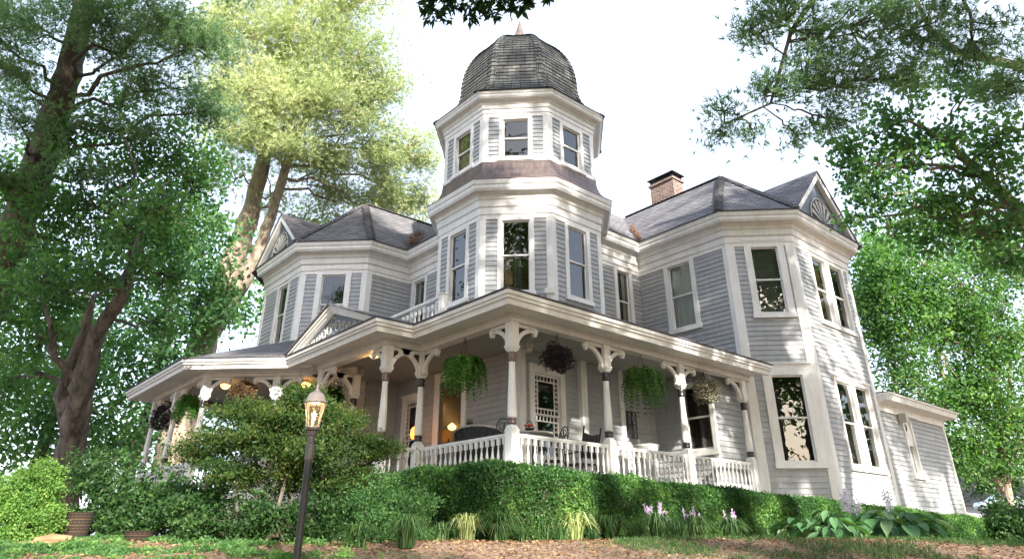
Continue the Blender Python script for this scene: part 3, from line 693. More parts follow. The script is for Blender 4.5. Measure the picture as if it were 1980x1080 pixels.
# railings ------------------------------------------------------------------
BAL = [(.026, 0), (.026, .12), (.016, .15), (.022, .22), (.033, .30), (.024, .38), (.013, .46), (.02, .49), (.013, .51), (.026, .54), (.026, .66)]
def baluster_mesh(h):
    m = MB(); k = h/.66; m.box(-.03, -.03, 0, .03, .03, .13*k); m.lathe((0, 0, 0), [(r, z*k) for r, z in BAL[1:10]], 8, caps=False); m.box(-.03, -.03, .53*k, .03, .03, .66*k)
    me = bpy.data.meshes.new('baluster'); me.from_pydata(m.v, [], m.f); me.materials.append(MAT['white_paint']); return me
BM = baluster_mesh(.64); BM2 = baluster_mesh(.62); n_bal = 0
def railing(p, q, z=0, h=.80, stuff=False, bm=BM, pitch=.183, lab=None):
    fr, L = frame(p, q); m = MB((p[0], p[1], z))
    m.fbox(fr, .1, -.045, z+h-.055, L-.1, .045, z+h-.01); m.fbox(fr, .1, -.03, z+h-.085, L-.1, .03, z+h-.056)
    m.fbox(fr, .1, -.038, z+.03, L-.1, .038, z+.075)
    m.fbox(fr, .1, -.02, z+.04, .125, .02, z+h-.06); m.fbox(fr, L-.125, -.02, z+.04, L-.1, .02, z+h-.06)
    if L > 2: m.fbox(fr, L/2-.04, -.04, z-.12, L/2+.04, .04, z+.029)
    R_ = m.build('railing', 'white_paint', HOUSE, label=lab); n = int((L-.3)/pitch); vs = []; st = MB((p[0], p[1], z))
    for i in range(n):
        u = .15+(L-.3)*(i+.5)/n; x, y = p[0]+fr[1][0]*u, p[1]+fr[1][1]*u
        if stuff:
            vs_ = [(v.co.x+x, v.co.y+y, v.co.z+z+.075) for v in bm.vertices]; st.add(vs_, [tuple(f.vertices) for f in bm.polygons])
        else:
            o = bpy.data.objects.new('baluster', bm); COL.objects.link(o); o.parent = R_; o.location = (x-p[0], y-p[1], .075); o.rotation_euler = (0, 0, atan2(fr[1][1], fr[1][0]))
    if stuff: st.build('balusters', 'white_paint', R_, kind='stuff')
railing((0, 0), (2.93, 0)); railing((2.93, 0), (5.87, 0)); railing((5.87, 0), (8.85, 0)); railing((0, 3.42), (0, 0)); railing((-1.0, 3.42), (0, 3.42))
railing((-3.1, 14.9), (-3.1, 12.5), stuff=True); railing((-3.1, 12.5), (-3.1, 9.85), stuff=True); railing((-3.1, 9.85), (-1.6, 8.35), stuff=True)
# little balcony balustrade on the porch roof
railing((.28, 6.6), (.28, 3.05), z=3.72, h=.86, bm=BM2, pitch=.2, lab='short balustrade on the porch roof left of the tower')
m = MB((.28, 3.05, 3.7)); m.box(.20, 2.97, 3.62, .36, 3.13, 4.58); m.box(.18, 2.95, 4.58, .38, 3.15, 4.61); m.build('balcony_post', 'white_paint', HOUSE)
# front steps
m = MB((-1.6, 5.1, -.6))
for k in range(6): m.box(-1.15-.3*(k+1), 3.6, -1.3, -1.16-.3*k, 6.6, -.02-.19*(k+1))
m.build('front_steps', 'deck', HOUSE)

# rear single-storey addition on the right
m_ = (14.68, -1.38); fr, L = frame((14.7, -1.38), (20.4, -1.38)); mm = MB((14.7, -1.38, 0))
siding(mm, fr, L, -1.5, 2.95, [(1.75, 2.5, .75, 2.7)]); siding(mm, *frame((20.4, -1.38), (20.4, 6)), -1.5, 2.95); mm.build('wall', 'siding', HOUSE, label='low rear addition wall')
window(fr, 2.12, .56, .85, 2.62, cas=.1, head=False, kind='curtain', mid=.55, lab='narrow window on the low rear addition')
boards([(14.75, -1.38), (20.4, -1.38), (20.4, 6)], -1.5, 2.95, .13, skip={(0, 0), (1, 1)})
m = MB((17, -1.38, 3)); sweep(m, [(14.7, -1.38), (20.4, -1.38), (20.4, 6)], [(-.02, 2.7), (.05, 2.7), (.05, 2.92), (.1, 2.95), (.36, 3.02), (.37, 2.98), (.42, 3.0), (.45, 3.16), (.5, 3.18), (.5, 3.24), (-.02, 3.24)]); m.build('cornice', 'white_paint', HOUSE)
m = MB((17, 0, 3.2)); m.poly([(14.7, -1.9, 3.245), (20.92, -1.9, 3.245), (20.92, 6, 4.0), (14.7, 6, 4.0)]); m.build('roof', 'shingle', HOUSE, uv=True)
m = MB((15.9, -1.5, 2.4)); m.fbox(fr, 1.42, .05, 2.45, 1.62, .3, 2.74); m.fbox(fr, 1.46, .02, 2.52, 1.58, .05, 2.66); m.build('wall_speaker', 'pale_trim', HOUSE)
m = MB((16.8, -1.4, 2.7)); m.fbox(fr, 1.72, .02, 2.66, 2.6, .26, 2.7); m.build('window_awning', 'white_paint', HOUSE)
m = MB((16.8, -1.4, 2.3)); m.fbox(fr, 1.84, -.03, 1.75, 2.4, -.012, 2.62); m.build('vent_panel', 'white_ceramic', HOUSE)
c_ = Vector((14.7+2.02, -1.345, 2.35)); m = MB(c_); m.prism([c_+Vector((.13*cos(t), 0, .13*sin(t))) for t in [2*pi*i/16 for i in range(16)]], (0, -.03, 0)); m.build('vent_hole', 'black_iron', HOUSE)

# ------------------------------------------------------------------ ground
def gz(x, y):
    w = (x-CAM.x)*cos(AZ)+(y-CAM.y)*sin(AZ)
    z = -1.165-.017*max(0, min(x, 25))
    if w < 10.5: z -= .03*(10.5-max(w, 3))**2
    if w < 3: z = -2.75-.1*(3-w)/(1+.05*(3-w))
    if w > 30: z -= .02*min(w-30, 60)
    return z+.05*noise.noise((x*.45, y*.45, 1.3))*(1 if w < 30 else 0)
m = MB(); gx = [-400, -200, -100, -60, -40, -30]+[-25+.5*i for i in range(111)]+[32, 36, 42, 50, 65, 90, 140, 250, 500]
gy = [-300, -150, -80, -50, -35, -25, -20]+[-17+.5*i for i in range(95)]+[32, 36, 42, 50, 65, 90, 140, 250, 500]
m.v = [(x, y, gz(x, y)) for y in gy for x in gx]; nx_ = len(gx)
m.f = [(j*nx_+i, j*nx_+i+1, (j+1)*nx_+i+1, (j+1)*nx_+i) for j in range(len(gy)-1) for i in range(nx_-1)]
tag(m.build('ground', 'ground_soil', smooth=True), kind='structure')

# ------------------------------------------------------------------ foliage helpers
def unit(a): return a/np.maximum(np.linalg.norm(a, axis=1, keepdims=True), 1e-9)
def leaf_mesh(name, P, D, L, W, mt, parent=None, tint=None, origin=None, tri=False, fold=0, **kw):
    """P centres, D long-axis directions, L length, W width (arrays or numbers)"""
    P = np.asarray(P, float); n = len(P); D = unit(np.asarray(D, float)); L = np.broadcast_to(L, n)[:, None]; W = np.broadcast_to(W, n)[:, None]
    S = unit(np.cross(D, rng.normal(size=(n, 3)))); o_ = np.array(origin if origin is not None else P.mean(0))
    if tri: V = np.stack([P-S*W/2, P+S*W/2, P+D*L], 1); k = 3
    else: V = np.stack([P-D*L/2, P+S*W/2-D*L*.08, P+D*L/2, P-S*W/2-D*L*.08], 1); k = 4
    V = (V-o_).reshape(-1, 3); me = bpy.data.meshes.new(name)
    me.vertices.add(n*k); me.vertices.foreach_set('co', V.astype(np.float32).ravel())
    me.loops.add(n*k); me.loops.foreach_set('vertex_index', np.arange(n*k, dtype=np.int32))
    me.polygons.add(n); me.polygons.foreach_set('loop_start', np.arange(0, n*k, k, dtype=np.int32))
    try: me.polygons.foreach_set('loop_total', np.full(n, k, dtype=np.int32))
    except Exception: pass
    a = me.attributes.new('tint', 'FLOAT', 'FACE'); t = rng.random(n) if tint is None else np.clip(tint, 0, 1)
    a.data.foreach_set('value', t.astype(np.float32)); me.update(calc_edges=True)
    me.materials.append(MAT[mt]); o = bpy.data.objects.new(name, me); COL.objects.link(o)
    if parent: o.parent = parent; o.location = Vector(o_)-PLOC(parent)
    else: o.location = o_
    tag(o, **kw); return o
def blob_points(c, r, n, p=.45):
    d = unit(rng.normal(size=(n, 3))); return np.array(c)+d*(rng.random((n, 1))**p)*np.array(r)
def tufts(P, D, per, L, spread=.6):
    """needle tufts: each point gives `per` needles fanned round D"""
    n = len(P); PP = np.repeat(P, per, 0); DD = np.repeat(unit(D), per, 0)+rng.normal(size=(n*per, 3))*spread
    return PP, DD
def limb(mb, a, b, r0, r1, sag=0, wig=.06, n=7, seg=6):
    a, b = Vector(a), Vector(b); L = (b-a).length; pts = []
    for i in range(n+1):
        t = i/n; p = a.lerp(b, t)+Vector((rr.gauss(0, 1), rr.gauss(0, 1), rr.gauss(0, 1)))*wig*L*.25*sin(pi*t)*.7; p.z += sag*L*sin(pi*t); pts.append(p)
    mb.tube(pts, [r0+(r1-r0)*i/n for i in range(n+1)], seg, caps=False); return pts
def tree(name, label, trunks, lobes, leaf, bk, kind='leaf', cat='tree', group=None, size=.13, per=30, cl=(.35, .35, .2), dens=1.0, twig=.012, base=None, twigs=14, sag=0, tb=.5, forks=()):
    """trunks: list of [(point, radius)...]; lobes: (centre, radii, number of clumps)"""
    base = base or trunks[0][0][0]; base = Vector((base[0], base[1], gz(base[0], base[1])))
    T = empty(name, base, label=label, cat=cat, group=group)
    tp = []; first = True
    for k_, tr in enumerate(trunks):
        m = MB(base); pts = []; rad = []
        for (a, ra), (b, rb) in zip(tr, tr[1:]):
            for i in range(6):
                t = i/6; pts.append(Vector(a).lerp(Vector(b), t)+Vector((rr.gauss(0, 1), rr.gauss(0, 1), 0))*ra*.06); rad.append((ra+(rb-ra)*t)*(1+.05*rr.gauss(0, 1)))
        pts.append(Vector(tr[-1][0])); rad.append(tr[-1][1]); m.tube(pts, rad, 14); tp += list(zip(pts, rad))
        m.build('trunk' if k_ == 0 else 'stem', bk, T, smooth=True)
    B = MB(base); CP = []; CO = []
    for c, r, nc in lobes:
        c = Vector(c); nc = max(3, int(nc*dens))
        # join the lobe to the nearest-below trunk point
        best = min(tp, key=lambda q: (q[0]-c).length+1.3*max(0, q[0].z-c.z+.2))
        mid = limb(B, best[0], c, min(best[1]*.5, .04+.006*(best[0]-c).length), .018, sag=.05 if kind != 'pine' else .03, wig=.25, n=8)
        pts = blob_points(c, r, nc)
        CP.append(pts); CO.append(np.tile(np.array(best[0]), (nc, 1)))
        for p in pts[:twigs]:
            q = min(mid[2:], key=lambda z: (z-Vector(p)).length); limb(B, q, p, twig*1.6, twig*.5, sag=sag, wig=.25, n=4, seg=4)
    B.build('branches', bk, T, smooth=True)
    CP = np.concatenate(CP); CO = np.concatenate(CO); n = len(CP)
    ctint = rng.random(n)
    if kind == 'pine':
        D = unit(CP-CO)*.8+np.array([0, 0, .12]); PP = np.repeat(CP, per, 0)+rng.normal(size=(n*per, 3))*np.array(cl)
        DD = np.repeat(D, per, 0)+rng.normal(size=(n*per, 3))*.5; TT = np.repeat(ctint, per)
        P2, D2_ = tufts(PP, DD, 7, size, .55); TT = np.repeat(TT, 7)*tb+rng.random(len(P2))*(1-tb)
        leaf_mesh('crown', P2, D2_, size*rng.uniform(.7, 1.2, len(P2)), size*.10, leaf, T, TT, base, tri=True)
    else:
        PP = np.repeat(CP, per, 0)+rng.normal(size=(n*per, 3))*np.array(cl); TT = np.repeat(ctint, per)*tb+rng.random(n*per)*(1-tb)
        DD = rng.normal(size=(n*per, 3))+np.array([0, 0, -.25]); s = rng.uniform(.65, 1.25, n*per)
        leaf_mesh('crown', PP, DD, size*s, size*.62*s, leaf, T, TT, base)
    return T
def LB(lst, depth=1.0):
    """lobes given as (px, py, camera depth, radius in px, clumps)"""
    return [(at(x, y, t), (r*t/1297, r*t/1297, r*t/1297*depth), n) for x, y, t, r, n in lst]
def TK(lst): return [(at(x, y, t), r) for x, y, t, r in lst]
def foot(tr):
    (p, r) = tr[0]; return [(Vector((p.x, p.y, gz(p.x, p.y)-.2)), r*1.25)]+tr

# --- left foreground pine
t1 = foot(TK([(-60, 700, 15.6, .36), (20, 480, 15.6, .35), (80, 300, 15.6, .33), (120, 180, 15.6, .29), (152, 60, 15.6, .24), (180, -80, 15.6, .2), (220, -260, 15.6, .14)]))
tree('pine_tree', 'tall dark pine whose thick trunk leans in from the left edge', [t1],
  LB([(60, 40, 15, 90, 26), (190, 30, 14.5, 100, 30), (310, 30, 14, 90, 28), (370, 90, 14, 60, 14), (250, 110, 15, 70, 12), (330, 170, 15, 75, 17), (400, 215, 15, 60, 12), (20, 130, 14.5, 60, 12),
      (30, 230, 14, 55, 10), (-40, 330, 14, 70, 12), (200, 240, 15, 60, 9), (60, 190, 16, 60, 7), (140, 330, 14.5, 50, 7), (300, 260, 15, 50, 7), (-20, 60, 14, 80, 14), (120, -80, 15, 120, 30), (300, -90, 15, 110, 26), (420, -60, 14.5, 60, 10)], .5),
  'pine_dark', 'bark_pine', 'pine', size=.16, per=46, cl=(.30, .30, .10), sag=-.05)
# --- twin-stemmed grey tree
st = TK([(120, 960, 13.4, 0.328), (135, 880, 13.4, 0.281), (150, 800, 13.4, 0.250), (158, 740, 13.4, 0.211), (190, 640, 13.4, 0.156), (235, 575, 13.4, 0.125), (262, 490, 13.5, 0.078), (275, 430, 13.8, 0.047)])
st2 = TK([(140, 850, 13.5, 0.187), (125, 770, 13.5, 0.172), (140, 700, 13.5, 0.140), (165, 640, 13.6, 0.094), (180, 575, 13.7, 0.047)])
st3 = TK([(150, 735, 13.3, 0.078), (105, 690, 13.2, 0.062), (98, 630, 13.1, 0.047), (85, 585, 13.1, 0.023)])
tree('grey_tree', 'leafy tree with a scarred twin grey trunk left of the porch', [foot(st), st2, st3],
  LB([(170, 400, 15, 85, 48), (260, 330, 15.5, 85, 46), (340, 300, 16, 80, 40), (350, 420, 16, 75, 44), (270, 470, 15.5, 75, 42), (330, 530, 16, 55, 26), (90, 450, 14.5, 80, 42), (40, 560, 14, 75, 38), (120, 560, 14.5, 55, 26),
      (210, 540, 15.5, 50, 24), (70, 660, 14, 60, 26), (300, 620, 16.5, 45, 16), (20, 740, 15, 60, 26), (380, 360, 16.5, 50, 18), (230, 200, 16, 70, 26), (140, 270, 15.5, 60, 22), (20, 350, 14.5, 50, 16), (240, 440, 12.6, 55, 16), (270, 520, 12.8, 35, 8), (180, 520, 12.8, 40, 10), (90, 540, 12.6, 45, 14), (300, 400, 12.8, 50, 14)]),
  'tree_leaf', 'bark_grey', size=.12, per=26, cl=(.17, .17, .12), dens=1.35, tb=.65)
# --- pale pine behind the house
t3 = foot(TK([(360, 760, 29, 0.655), (395, 650, 29, 0.605), (440, 540, 29, 0.504), (478, 430, 29, 0.403), (505, 330, 29, 0.319), (535, 180, 29, 0.227), (570, 20, 29, 0.151), (600, -150, 29, 0.067)]))
t3b = TK([(410, 645, 28.7, 0.353), (450, 580, 28.6, 0.336), (490, 510, 28.6, 0.286), (520, 430, 28.6, 0.227), (560, 300, 28.6, 0.168), (640, 120, 28.6, 0.101), (700, -40, 28.6, 0.050)])
tree('sunlit_pine_tree', 'huge sunlit pale green pine towering behind the left wing', [t3, t3b],
  LB([(480, 60, 28, 90, 38), (600, 60, 28, 95, 42), (690, 110, 28, 85, 36), (560, 150, 27.5, 85, 34), (640, 200, 27.5, 85, 36), (735, 190, 28, 55, 18), (700, 290, 30, 88, 36), (780, 290, 30, 58, 18), (610, 300, 30, 78, 28),
      (740, 350, 31, 70, 26), (650, 370, 31.5, 75, 26), (500, 230, 27.5, 70, 20), (440, 150, 28, 60, 18), (430, 320, 28, 55, 9), (540, 380, 31, 55, 9), (600, 430, 32, 50, 10), (810, 310, 31, 28, 6), (740, 410, 32, 55, 14), (820, 380, 32, 35, 6), (420, 40, 28, 60, 16), (455, 250, 26.5, 55, 12), (545, 270, 26.5, 60, 16), (480, 170, 26.5, 65, 18), (580, 200, 26.5, 60, 16), (560, -60, 28, 120, 40), (680, 0, 28, 75, 26), (460, 250, 28, 60, 12), (790, 390, 32, 45, 10)], .9),
  'pine_light', 'bark_pale', 'pine', size=.24, per=60, cl=(.5, .5, .16), tb=.7, twig=.03, twigs=18)
# bare snags low on that pine come with its branches; dense trees further left and behind
def bgtree(name, label, tx, t, r, lobes, leaf='tree_leaf', size=.22, per=40, dens=1.0, bk='bark_grey', group=None, depth=1, cl=.5):
    p = at(tx, 1000, t); q = [(Vector((p.x, p.y, gz(p.x, p.y)-.2)), r*1.2), (Vector((p.x, p.y, 1.5)), r), (Vector((p.x+.3, p.y, 5)), r*.75), (Vector((p.x, p.y+.3, 9.5)), r*.4)]
    return tree(name, label, [q], LB(lobes, depth), leaf, bk, size=size, per=per, cl=(cl, cl, cl*.6), dens=dens, group=group)
bgtree('tree', 'dark tree farther back seen between the left trunks', 230, 27, .25, [(250, 700, 27, 80, 30), (180, 640, 27, 80, 30), (300, 600, 27, 70, 26), (330, 680, 27, 60, 20), (120, 720, 27, 70, 26), (370, 590, 27, 55, 16), (420, 560, 28, 45, 12), (230, 780, 27, 60, 18), (400, 620, 28, 45, 12), (380, 500, 26, 60, 22), (420, 440, 26, 40, 12), (350, 420, 26, 60, 20), (400, 330, 26, 45, 12), (310, 480, 26, 60, 20), (440, 600, 27, 35, 8)])
bgtree('tree', 'low dark tree at the far left edge behind the boxwood', 40, 24, .2, [(30, 800, 24, 70, 24), (100, 780, 24, 60, 20), (20, 700, 24, 70, 22), (80, 860, 24, 45, 12), (180, 830, 25, 55, 18), (10, 870, 24, 50, 14), (20, 600, 24, 70, 22), (60, 500, 24, 70, 22), (10, 400, 24, 70, 20), (110, 640, 24, 60, 18), (80, 340, 24, 60, 16), (160, 740, 24, 60, 18), (250, 860, 25, 50, 16)])
bgtree('tree', 'dark tree seen through the left end of the porch', 330, 40, .25, [(300, 830, 40, 45, 16), (250, 860, 40, 40, 12), (360, 850, 40, 40, 12), (420, 800, 40, 40, 12), (200, 880, 40, 40, 10), (330, 760, 40, 50, 16)], size=.3, cl=.6)
bgtree('tree', 'sunny pale green tree far behind the bare lower limbs of the big pine', 560, 44, .3, [(600, 470, 44, 60, 18), (540, 560, 44, 60, 18), (500, 500, 44, 40, 8), (480, 600, 44, 40, 8)], leaf='leaf_mid', size=.34, cl=.7)
# --- right background tree with several stems
cr = []
for (x, y, r) in [(1720, 560, 70), (1790, 520, 75), (1870, 560, 80), (1940, 620, 80), (1760, 640, 80), (1840, 660, 85), (1920, 720, 80), (1740, 720, 60), (1810, 770, 70), (1880, 800, 70), (1960, 800, 60), (1700, 500, 50), (1900, 480, 60), (1860, 870, 50), (1960, 520, 60), (1800, 850, 30), (2010, 700, 80), (1710, 640, 50), (1690, 590, 45), (1700, 540, 55), (1850, 600, 60), (1900, 650, 60), (1780, 580, 60), (1930, 880, 45), (1870, 760, 60)]: cr.append((x, y, 33, r, 30))
q = at(1945, 1000, 33)
stems = [[(Vector((q.x, q.y, gz(q.x, q.y)-.2)), .22)]+TK([(1945, 930, 33, .2), (1935, 840, 33, .16), (1920, 700, 33, .12), (1880, 560, 33, .07)]), TK([(1942, 950, 33, .16), (1960, 880, 33, .14), (1985, 800, 33, .1), (2030, 700, 33, .07)]), TK([(1940, 950, 33, .15), (1915, 900, 33, .13), (1870, 830, 33, .1), (1820, 720, 33, .07), (1790, 600, 33, .04)]), TK([(1945, 935, 33, .12), (1950, 800, 33, .1), (1955, 650, 33, .06)])]
tree('multi_stem_tree', 'spreading green tree with several stems right of the rear addition', stems, LB(cr), 'leaf_green', 'bark_pale', size=.19, per=40, dens=1.7, cl=(.34, .34, .22), tb=.6, twig=.03)
bgtree('tree', 'pale sunlit tree at the far right behind the multi-stemmed tree', 1800, 46, .3, [(1700, 480, 46, 40, 10), (1760, 450, 46, 50, 12), (1840, 430, 46, 50, 14), (1690, 560, 46, 40, 10), (1930, 440, 46, 50, 12)], leaf='leaf_mid', size=.34, cl=.7)

bgtree('tree', 'low green thicket at the far right below the multi-stemmed tree', 1960, 42, .2, [(1890, 925, 42, 32, 12), (1930, 930, 42, 30, 10), (1975, 925, 42, 36, 14), (1990, 860, 42, 40, 14), (1880, 880, 42, 25, 7), (1920, 890, 42, 22, 5)], leaf='leaf_dark', size=.26, cl=.5)

# --- great oak at the right (trunk outside the frame): its boughs reach in and shade the house
def gp(x, y): return Vector((x, y, gz(x, y)-.2))
oak_t = [(gp(6.5, -15), .75), (Vector((6.5, -15, 3)), .55), (Vector((6, -14.6, 8)), .45), (Vector((5, -14, 13)), .3), (Vector((4, -14, 18)), .15)]
l1 = TK([(2080, 470, 15, .20), (1985, 430, 15, .17), (1940, 375, 15, .13), (1885, 325, 15, .09), (1830, 270, 15, .06), (1760, 235, 15, .03)])
l1 = [(Vector((6.3, -14.8, 4.5)), .28)]+l1
l2 = [(Vector((6.2, -14.7, 6)), .25)]+TK([(2060, 150, 14, .12), (1850, 100, 14, .08), (1800, 60, 14, .05), (1770, 0, 14, .04)])
SD = (-.33, -1.0, .50)
def clear_of_frame(p, r):
    q = Vector(p)-CAM; f_ = q.x*cos(AZ)+q.y*sin(AZ); return f_ < -2.2 or q.z > .955*f_+1.9*r+.6
LIT = [((x, y, z), r) for x, y, z, r in [(-.7, 19, 9, 2.2), (0, 19, 13, 3), (2, 20, 17, 4), (6, 20, 14, 4), (5, 20, 20, 4), (-7.7, 1, -.6, 1.5), (-8, .5, -.3, 1.2), (13.2, -1.4, 4.2, 1.2), (12.2, -1.4, 6.2, .8), (14, -1.4, .4, .8), (5.9, -2, -.6, .9), (8.2, -2, -.9, .8), (11.5, -2, -.8, 1.1), (14.5, -2, -.8, .8), (-.8, -2, -.7, .6), (1.2, -2, -1.0, .5), (18, -2.1, -.8, .5), (5.1, 2.1, 1.9, .5), (7.7, 1.4, 1.4, .5), (-3, 0, .8, .3), (10, 3, 10, .8), (9.0, 6, 11, .8), (3.2, 2.9, 8.9, .35), (-1.3, 6.8, 3.3, .3), (-3.5, 9.8, 3.3, .5), (10.2, -1, 4.3, .2), (-5.3, -1.2, .3, .5), (1.3, -2, -1.1, .5), (33, 1, 5, 3), (28, 4, 8, 3)]]
def hits_lit(p, r):
    for c, rc in LIT:
        s = (c[1]-p[1]); 
        if s < 0: continue
        x, z = c[0]+SD[0]*s, c[2]+SD[2]*s
        if hypot(x-p[0], (z-p[2])*.9) < r*1.02+rc: return True
    return False
def shade(n, tx, ty, tz, srange, r=1.5, nc=14, flat=.8):
    out = []; k = 0
    while len(out) < n and k < 4000:
        k += 1; T0 = (rr.uniform(*tx), rr.uniform(*ty), rr.uniform(*tz)); s = rr.uniform(*srange)
        p = (T0[0]+SD[0]*s, T0[1]+SD[1]*s, T0[2]+SD[2]*s); rad = r*rr.uniform(.75, 1.2)
        if not clear_of_frame(p, rad) or hits_lit(p, rad) or p[2] < 3: continue
        out.append((p, (rad, rad, rad*flat), nc))
    return out
tree('oak_tree', 'large oak whose leafy limbs hang in from the right edge', [oak_t, l1, l2],
  LB([(1700, 320, 15, 60, 30), (1640, 290, 15, 45, 18), (1770, 300, 15, 60, 32), (1840, 270, 15, 60, 32), (1680, 380, 15, 50, 22), (1770, 400, 15, 65, 36), (1850, 380, 15, 60, 34), (1720, 240, 15, 50, 22), (1930, 330, 14.5, 65, 34), (1900, 450, 14.5, 60, 24), (1800, 460, 15, 50, 18),
      (1960, 250, 14.5, 60, 26), (1960, 500, 14, 45, 16), (1650, 420, 15, 28, 7), (1870, 180, 15, 60, 22), (1720, 440, 15, 40, 11), (1760, 160, 15, 60, 20), (1640, 340, 15, 35, 10), (1950, 420, 14.5, 50, 18)]),
  'tree_leaf', 'bark_pale', size=.14, per=26, cl=(.16, .16, .11), twigs=16, dens=.75, tb=.65)
# --- pine boughs top right
pt = [(gp(2.5, -12.5), .5), (Vector((2.5, -12.5, 6)), .38), (Vector((2, -12, 12)), .27), (Vector((1.5, -12, 19)), .12)]
pb1 = [(Vector((2.4, -12.4, 7.2)), .14)]+TK([(1900, -60, 10.5, .08), (1600, -40, 10.5, .06), (1530, 60, 10.5, .035), (1490, 200, 10.5, .02), (1400, 240, 10.5, .012)])
tree('pine_bough_tree', 'nearer pine with long drooping needle boughs at the top right', [pt, pb1],
  LB([(1520, 40, 10.5, 90, 26), (1640, 50, 10.5, 95, 30), (1560, 150, 10.5, 60, 14), (1640, 160, 10.5, 70, 18), (1480, 180, 10.5, 40, 7), (1450, 240, 10.5, 30, 4), (1400, 215, 10.5, 20, 2), (1385, 255, 10.5, 16, 2), (1600, 230, 10.5, 45, 9), (1760, 60, 10.5, 90, 24), (1880, 80, 10.5, 90, 24), (1960, 160, 10.5, 70, 16), (1540, 260, 10.5, 22, 2), (1450, 60, 10.5, 35, 6), (1740, 150, 10.5, 55, 9)], .75),
  'pine_dark', 'bark_pine', 'pine', size=.15, per=26, cl=(.15, .15, .10), sag=-.06, twigs=12)

# --- big trees beyond the right and behind the viewpoint; their crowns dapple the whole front
tree('oak_tree', 'broad oak standing out of view behind the camera', [[(gp(-3, -24), .7), (Vector((-3, -24, 6)), .5), (Vector((-3, -23, 14)), .35), (Vector((-2, -22, 20)), .15)]], shade(62, (-6, 8), (-2, 6), (-1, 15), (11, 26)), 'leaf_mid', 'bark_grey', size=.30, per=30, cl=(.42, .42, .3), twigs=4)
tree('oak_tree', 'second oak out of view to the right of the camera', [[(gp(9, -20), .7), (Vector((9, -20, 6)), .5), (Vector((8.5, -19, 13)), .3), (Vector((8, -19, 18)), .15)]], shade(68, (4, 24), (-2, 4), (-1, 12), (9, 24)), 'leaf_mid', 'bark_grey', size=.30, per=30, cl=(.42, .42, .3), twigs=4)
tree('oak_tree', 'small leafy tree out of view at the far right', [[(gp(14, -18), .4), (Vector((14, -18, 5)), .3), (Vector((14, -17.5, 9)), .15)]], shade(34, (14.5, 21.5), (-1.5, -1), (-.5, 3.6), (9, 20), r=.95, nc=7), 'leaf_mid', 'bark_grey', size=.26, per=26, cl=(.36, .36, .25), twigs=2)
tree('oak_tree', 'third oak out of view to the left of the camera', [[(gp(-19, -13), .6), (Vector((-19, -13, 6)), .4), (Vector((-18.5, -13, 12)), .25), (Vector((-18, -13, 16)), .1)]], shade(44, (-11, 0), (-5, 12), (-1.5, 6), (9, 22)), 'leaf_mid', 'bark_grey', size=.30, per=30, cl=(.42, .42, .3), twigs=4)

tree('oak_tree', 'slender oak out of view between the other shade trees', [[(gp(-8, -26), .5), (Vector((-8, -26, 8)), .35), (Vector((-7, -25, 16)), .15)]], shade(24, (-1, 4), (9, 12), (4, 9), (20, 36), nc=15)+shade(16, (9.3, 11), (-1.4, 0), (-.5, 8), (12, 26), r=1.0, nc=10), 'leaf_mid', 'bark_grey', size=.30, per=30, cl=(.42, .42, .3), twigs=3)
def highlobes(n, X, Y, Z, r=2.2):
    out = []; k = 0
    while len(out) < n and k < 3000:
        k += 1; p = (rr.uniform(*X), rr.uniform(*Y), rr.uniform(*Z)); 
        if clear_of_frame(p, r) and not hits_lit(p, r): out.append((p, (r, r, r*.7), 20))
    return out
tree('pine_tree', 'very tall tree out of view behind the left shoulder of the camera', [[(gp(-17, -19), .6), (Vector((-17, -19, 10)), .45), (Vector((-17, -18.5, 20)), .3), (Vector((-17, -18, 30)), .1)]], highlobes(60, (-28, -9), (-24, -7), (11, 33)), 'leaf_dark', 'bark_pine', size=.4, per=24, cl=(.5, .5, .3), twigs=3)
for i, (x, y, hgt) in enumerate([(-30, -48, 20), (-16, -55, 24), (-2, -50, 20), (12, -56, 23), (27, -50, 20), (-42, -34, 19), (42, -42, 20), (-52, -14, 20), (48, -14, 19), (62, -17, 22), (80, -12, 22), (58, -32, 21)]):
    q_ = Vector((x, y, gz(x, y)-.2))
    tree('tree', 'big tree number %s of the wood behind the viewpoint' % ('one', 'two', 'three', 'four', 'five', 'six', 'seven', 'eight', 'nine', 'ten', 'eleven', 'twelve')[i], [[(q_, .6), (Vector((x, y, hgt*.35)), .45), (Vector((x+.5, y, hgt*.8)), .15)]],
         [((x+rr.uniform(-6, 6), y+rr.uniform(-3, 3), rr.uniform(.12, 1)*hgt), (3.6, 3, 2.6), 16) for k in range(16)], 'leaf_dark', 'bark_grey', size=.7, per=22, cl=(.9, .9, .7), twigs=1, group='wood behind the viewpoint')
# --- oak twig hanging at the top centre
def lobed_leaves(c, n, r, s):
    P = blob_points(c, r, n, .6); ax = unit(rng.normal(size=(n, 3))+np.array([0, 0, -.6])); nn = unit(np.cross(ax, rng.normal(size=(n, 3)))); sd = np.cross(ax, nn)
    PP = []; DD = []; LL = []
    for t, a, l in ((0, 0, 1), (.15, .75, .6), (.15, -.75, .6), (-.2, .9, .45), (-.2, -.9, .45)):
        d = ax*cos(a)+sd*sin(a); PP.append(P+ax*t*s+d*l*s*.4); DD.append(d); LL.append(np.full(n, l*s))
    return np.concatenate(PP), np.concatenate(DD), np.concatenate(LL)
Tw = empty('oak_twig', at(930, -60, 9), label='leafy oak twig hanging into the sky above the tower', cat='branch')
m = MB(at(930, -60, 9)); P_ = []; 
root = at(950, -160, 9)
ends = [(830, 18, 30), (870, 5, 35), (915, 18, 30), (950, 8, 30), (990, 15, 22), (975, -20, 35), (850, -25, 35), (900, -30, 40), (1060, -12, 10), (1020, 0, 14)]
A = []; B_ = []; C2 = []
